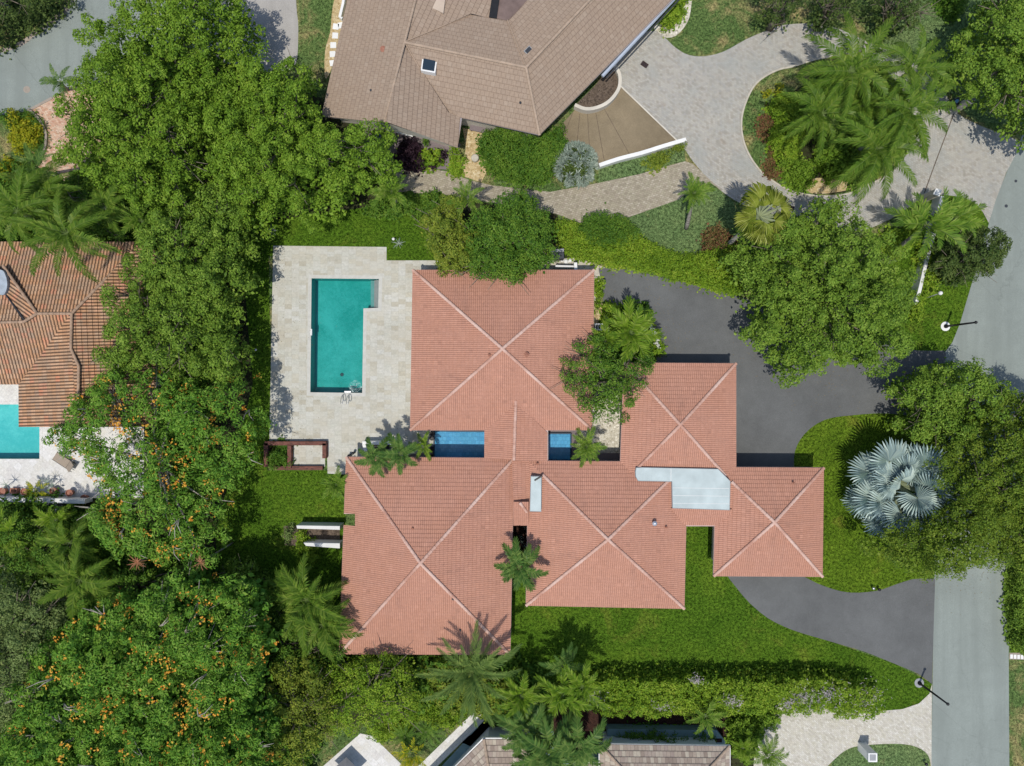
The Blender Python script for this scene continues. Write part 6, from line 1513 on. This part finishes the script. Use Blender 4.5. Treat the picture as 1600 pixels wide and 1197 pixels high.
# brown house patio things
c = P(742.5,249); mb = MB(); mb.lathe((c.x,c.y,0.02), [(0.30,0),(0.33,0.2),(0.32,0.42),(0.26,0.46)], 18); tag(mb.build('garden_stool', M['stone'], None, False), 'round cream garden stool on the ochre gravel', 'stool')
bn = empty('garden_bench', P(747,199), 'weathered purple-grey bench on the gravel under the brown eave', 'bench')
mb = MB(); c = P(747,200,0.45); mb.box(c, 1.4, 0.62, 0.38, 0.46, R(-12)); mb.build('seat', M['purplepad'], bn)
for s in (-1, 1):
    mb = MB(); mb.box(c+Vector((math.cos(R(-12)), math.sin(R(-12)), 0))*0.55*s, 0.1, 0.5, 0.02, 0.38, R(-12)); mb.build('leg', M['purplepad'], bn)
c = P(591,214); mb = MB(); mb.lathe((c.x,c.y,0.02), [(0.18,0),(0.3,0.2),(0.32,0.4),(0.22,0.55),(0.25,0.6),(0.2,0.6)], 18); tag(mb.build('garden_urn', plain('cobalt_glaze', (0.01,0.03,0.22), 0.2, 0.05)), 'cobalt blue glazed urn below the lower left roof end', 'urn')
mb = MB(); a, b = P(618,204,1.0), P(645,211,1.0); mb.prism([(a.x,a.y),(b.x,b.y),(b.x,b.y-0.16),(a.x,a.y-0.16)], 0.9, 1.0); tag(mb.build('bench', M['white']), 'slim white rail lying along the wall on the plum-grey patio', 'rail')
mb = MB(); c = P(610,208,0); mb.lathe((c.x,c.y,0.02), [(0.16,0),(0.2,0.9),(0.12,1.1),(0.05,1.2)], 12); tag(mb.build('garden_statue', M['cream']), 'slim cream garden ornament beside the blue urn', 'ornament')
# left neighbour's terrace
kerb('garden_wall', [(-60,776),(60,778),(145,780)], 0.38, 1.15, M['wallwhite'], 'white terrace wall along the bottom of the left neighbour\'s pool deck', 'garden wall')
for k, (x, y, lab) in enumerate(((10,766,'round terracotta pot at the far left of the terrace wall'),(44,767,'terracotta pot half hidden by the yellow croton'),(89,766,'terracotta pot on the terrace, right of the yellow croton'),(114,769,'rightmost terracotta pot on the left neighbour\'s terrace'),(137,777,'small terracotta pot at the end of the white terrace wall'))):
    c = P(x, y); rt = empty('plant_pot', (c.x,c.y,0.02), lab, 'pot', 'terracotta pots along the terrace wall')
    mb = MB(); mb.lathe((c.x,c.y,0.02), [(0.18,0),(0.27,0.42),(0.31,0.44),(0.31,0.52),(0.26,0.52),(0.24,0.42)], 18); mb.build('pot', M['terracotta'], rt)
    mb = MB(); mb.lathe((c.x,c.y,0.40), [(0.22,0),(0.22,0.03)], 14); mb.build('soil', M['mulch'], rt)
c = P(26,766); mb = MB(); mb.box(c, 0.62, 0.45, 0.02, 0.4); bx = mb.build('planter_box', M['terracotta'], bevel=0.02); mb = MB(); mb.box(c, 0.4, 0.28, 0.38, 0.412); mb.build('soil', M['mulch'], bx); tag(bx, 'square terracotta planter between two round pots on the left terrace', 'planter')
ac = empty('air_conditioner', P(80,793), 'grey air-conditioning unit with a round fan below the left terrace wall', 'air conditioner')
mb = MB(); c = P(80,793,1.0); mb.box(c, 0.85, 0.8, 0, 1.0); mb.build('casing', M['greysteel'], ac, bevel=0.02)
mb = MB(); mb.lathe((c.x,c.y,0.985), [(0.34,0),(0.34,0.03),(0.06,0.05)], 20); mb.build('fan_grille', M['black'], ac)
mb = MB(); c = P(93,793,0.8); mb.box(c, 0.5, 0.7, 0, 0.8); mb.build('side_casing', M['dark'], ac, bevel=0.02)
# lounger
ln = empty('sun_lounger', P(101,722), 'taupe sun lounger on the white deck of the left neighbour\'s pool', 'sun lounger')
a = R(-33); c = P(101,722,0.35); ux = Vector((math.cos(a), math.sin(a), 0)); uy = Vector((-math.sin(a), math.cos(a), 0))
mb = MB(); q = [c+ux*-1.0+uy*-0.36, c+ux*0.35+uy*-0.36, c+ux*0.35+uy*0.36, c+ux*-1.0+uy*0.36]; mb.prism([p[:2] for p in q], 0.32, 0.38); mb.build('seat', M['taupe'], ln)
mb = MB(); lo = 0.38; hi = 0.78
q = [c+ux*0.37+uy*-0.36, c+ux*0.98+uy*-0.36, c+ux*0.98+uy*0.36, c+ux*0.37+uy*0.36]
A = [Vector((q[0].x,q[0].y,lo)), Vector((q[1].x,q[1].y,hi)), Vector((q[2].x,q[2].y,hi)), Vector((q[3].x,q[3].y,lo))]
mb.poly(A); mb.poly([p-Vector((0,0,0.05)) for p in A][::-1]); mb.build('backrest', M['taupe'], ln)
mb = MB(); 
for s in (-1, 1): mb.tube([c+ux*-1.02+uy*0.38*s+Vector((0,0,-0.0)), c+ux*0.95+uy*0.38*s], 0.03, 6)
mb.build('frame', M['black'], ln)
for sx in (-0.85, 0.6):
    for s in (-1, 1):
        mb = MB(); p = c+ux*sx+uy*0.36*s; mb.tube([(p.x,p.y,0.02),(p.x,p.y,0.34)], 0.025, 6); mb.build('leg', M['black'], ln)
# garden spot lights
for k, (x, y, lab, m_) in enumerate(((616,375,'small white garden light above the notch of the pool deck','white'),(401,447,'small pale garden light left of the pool deck, the upper one','metal'),(402,547,'small pale garden light left of the pool deck, the lower one','metal'),(1361,917,'tiny spot light on the lawn curve by the lower asphalt drive','metal'),(1370,919,'tiny dark spot light right of the other on the lawn curve','black'),(1443,1190,'small black bollard on the grass at the bottom right','black'))):
    c = P(x, y); rt = empty('garden_light', (c.x,c.y,0), lab, 'garden light')
    mb = MB(); mb.tube([(c.x,c.y,0),(c.x,c.y,0.35)], 0.03, 6); mb.build('spike', M['black'], rt)
    mb = MB(); mb.lathe((c.x,c.y,0.33), [(0.05,0),(0.12,0.05),(0.13,0.14),(0.05,0.2)], 12); mb.build('lamp_head', M[m_], rt, True)
mb = MB(); c = P(1537,366,1.0); mb.box(c, 0.5, 0.3, 0.85, 1.15, R(-20)); mbx = mb.build('mailbox', M['white'], bevel=0.05)
mb = MB(); mb.tube([(c.x,c.y,0),(c.x,c.y,0.87)], 0.05, 8); mb.build('post', M['white'], mbx); tag(mbx, 'white mailbox at the top edge of the small dark roadside tree', 'mailbox')
# pole in the top left corner
a = P(33,24,0); rt = empty('lamp_post', a, 'grey leaning lamp post in the top left corner', 'lamp post')
mb = MB(); mb.tube([(a.x,a.y,0),(a.x-0.9,a.y+0.55,4.5)], 0.10, 8); mb.build('pole', M['greysteel'], rt, True)
# small dark strip pile between lower roofs
sheet('gravel_bed', [(800,815),(828,815),(828,900),(800,900)], 0.012, M['mulch'])
for k, (x, y) in enumerate(((820,824),(815,838),(816,848),(819,853))):
    palm('small pale plant in the dark slot between pink roofs, %s' % ('topmost','second from the top','third from the top','nearest the pinwheel palm')[k], x, y, 1.0, 5, 7, 'agave', None, seed=90+k, name='plant', cat='plant', tr=0.03)
# fallen leaves: nobody could count them
n_ = 5200; fx = rngp.uniform(100, 1600, n_); fy = rngp.uniform(0, 1197, n_)
spots = [(1150,400),(1180,540),(1290,600),(1400,560),(1420,640),(1470,900),(1540,900),(430,420),(440,500),(440,620),(470,690),(700,420),(860,430),(1020,520),(1050,540),(1150,300),(1560,200),(1330,340),(1200,330),(300,900),(640,700),(1000,470),(1250,1100),(240,50),(390,60),(100,200)]
L_ = []
for sx_, sy_ in spots:
    k_ = 60; px_ = rngp.normal(sx_, 26, k_); py_ = rngp.normal(sy_, 22, k_)
    p_ = np.stack([(px_-CX)*S, (CY-py_)*S, np.full(k_, 0.045)], 1)
    L_.append(leaves(p_, unit(rngp.normal(0, 0.15, (k_, 3))+np.array([0,0,1.0])), 0.075, 0.045, rngp))
M['leaf_litter'] = leafmat('leaf_litter', [(0.12, 0.08, 0.04), (0.20, 0.14, 0.06), (0.26, 0.20, 0.09), (0.08, 0.09, 0.04)], 0.05)
tag(quads_object('fallen_leaves', np.concatenate(L_), M['leaf_litter']), 'small brown and yellow fallen leaves strewn near the tree crowns', 'fallen leaves', None, 'stuff')
print('leaves', NLEAF, 'objects', len(bpy.data.objects))
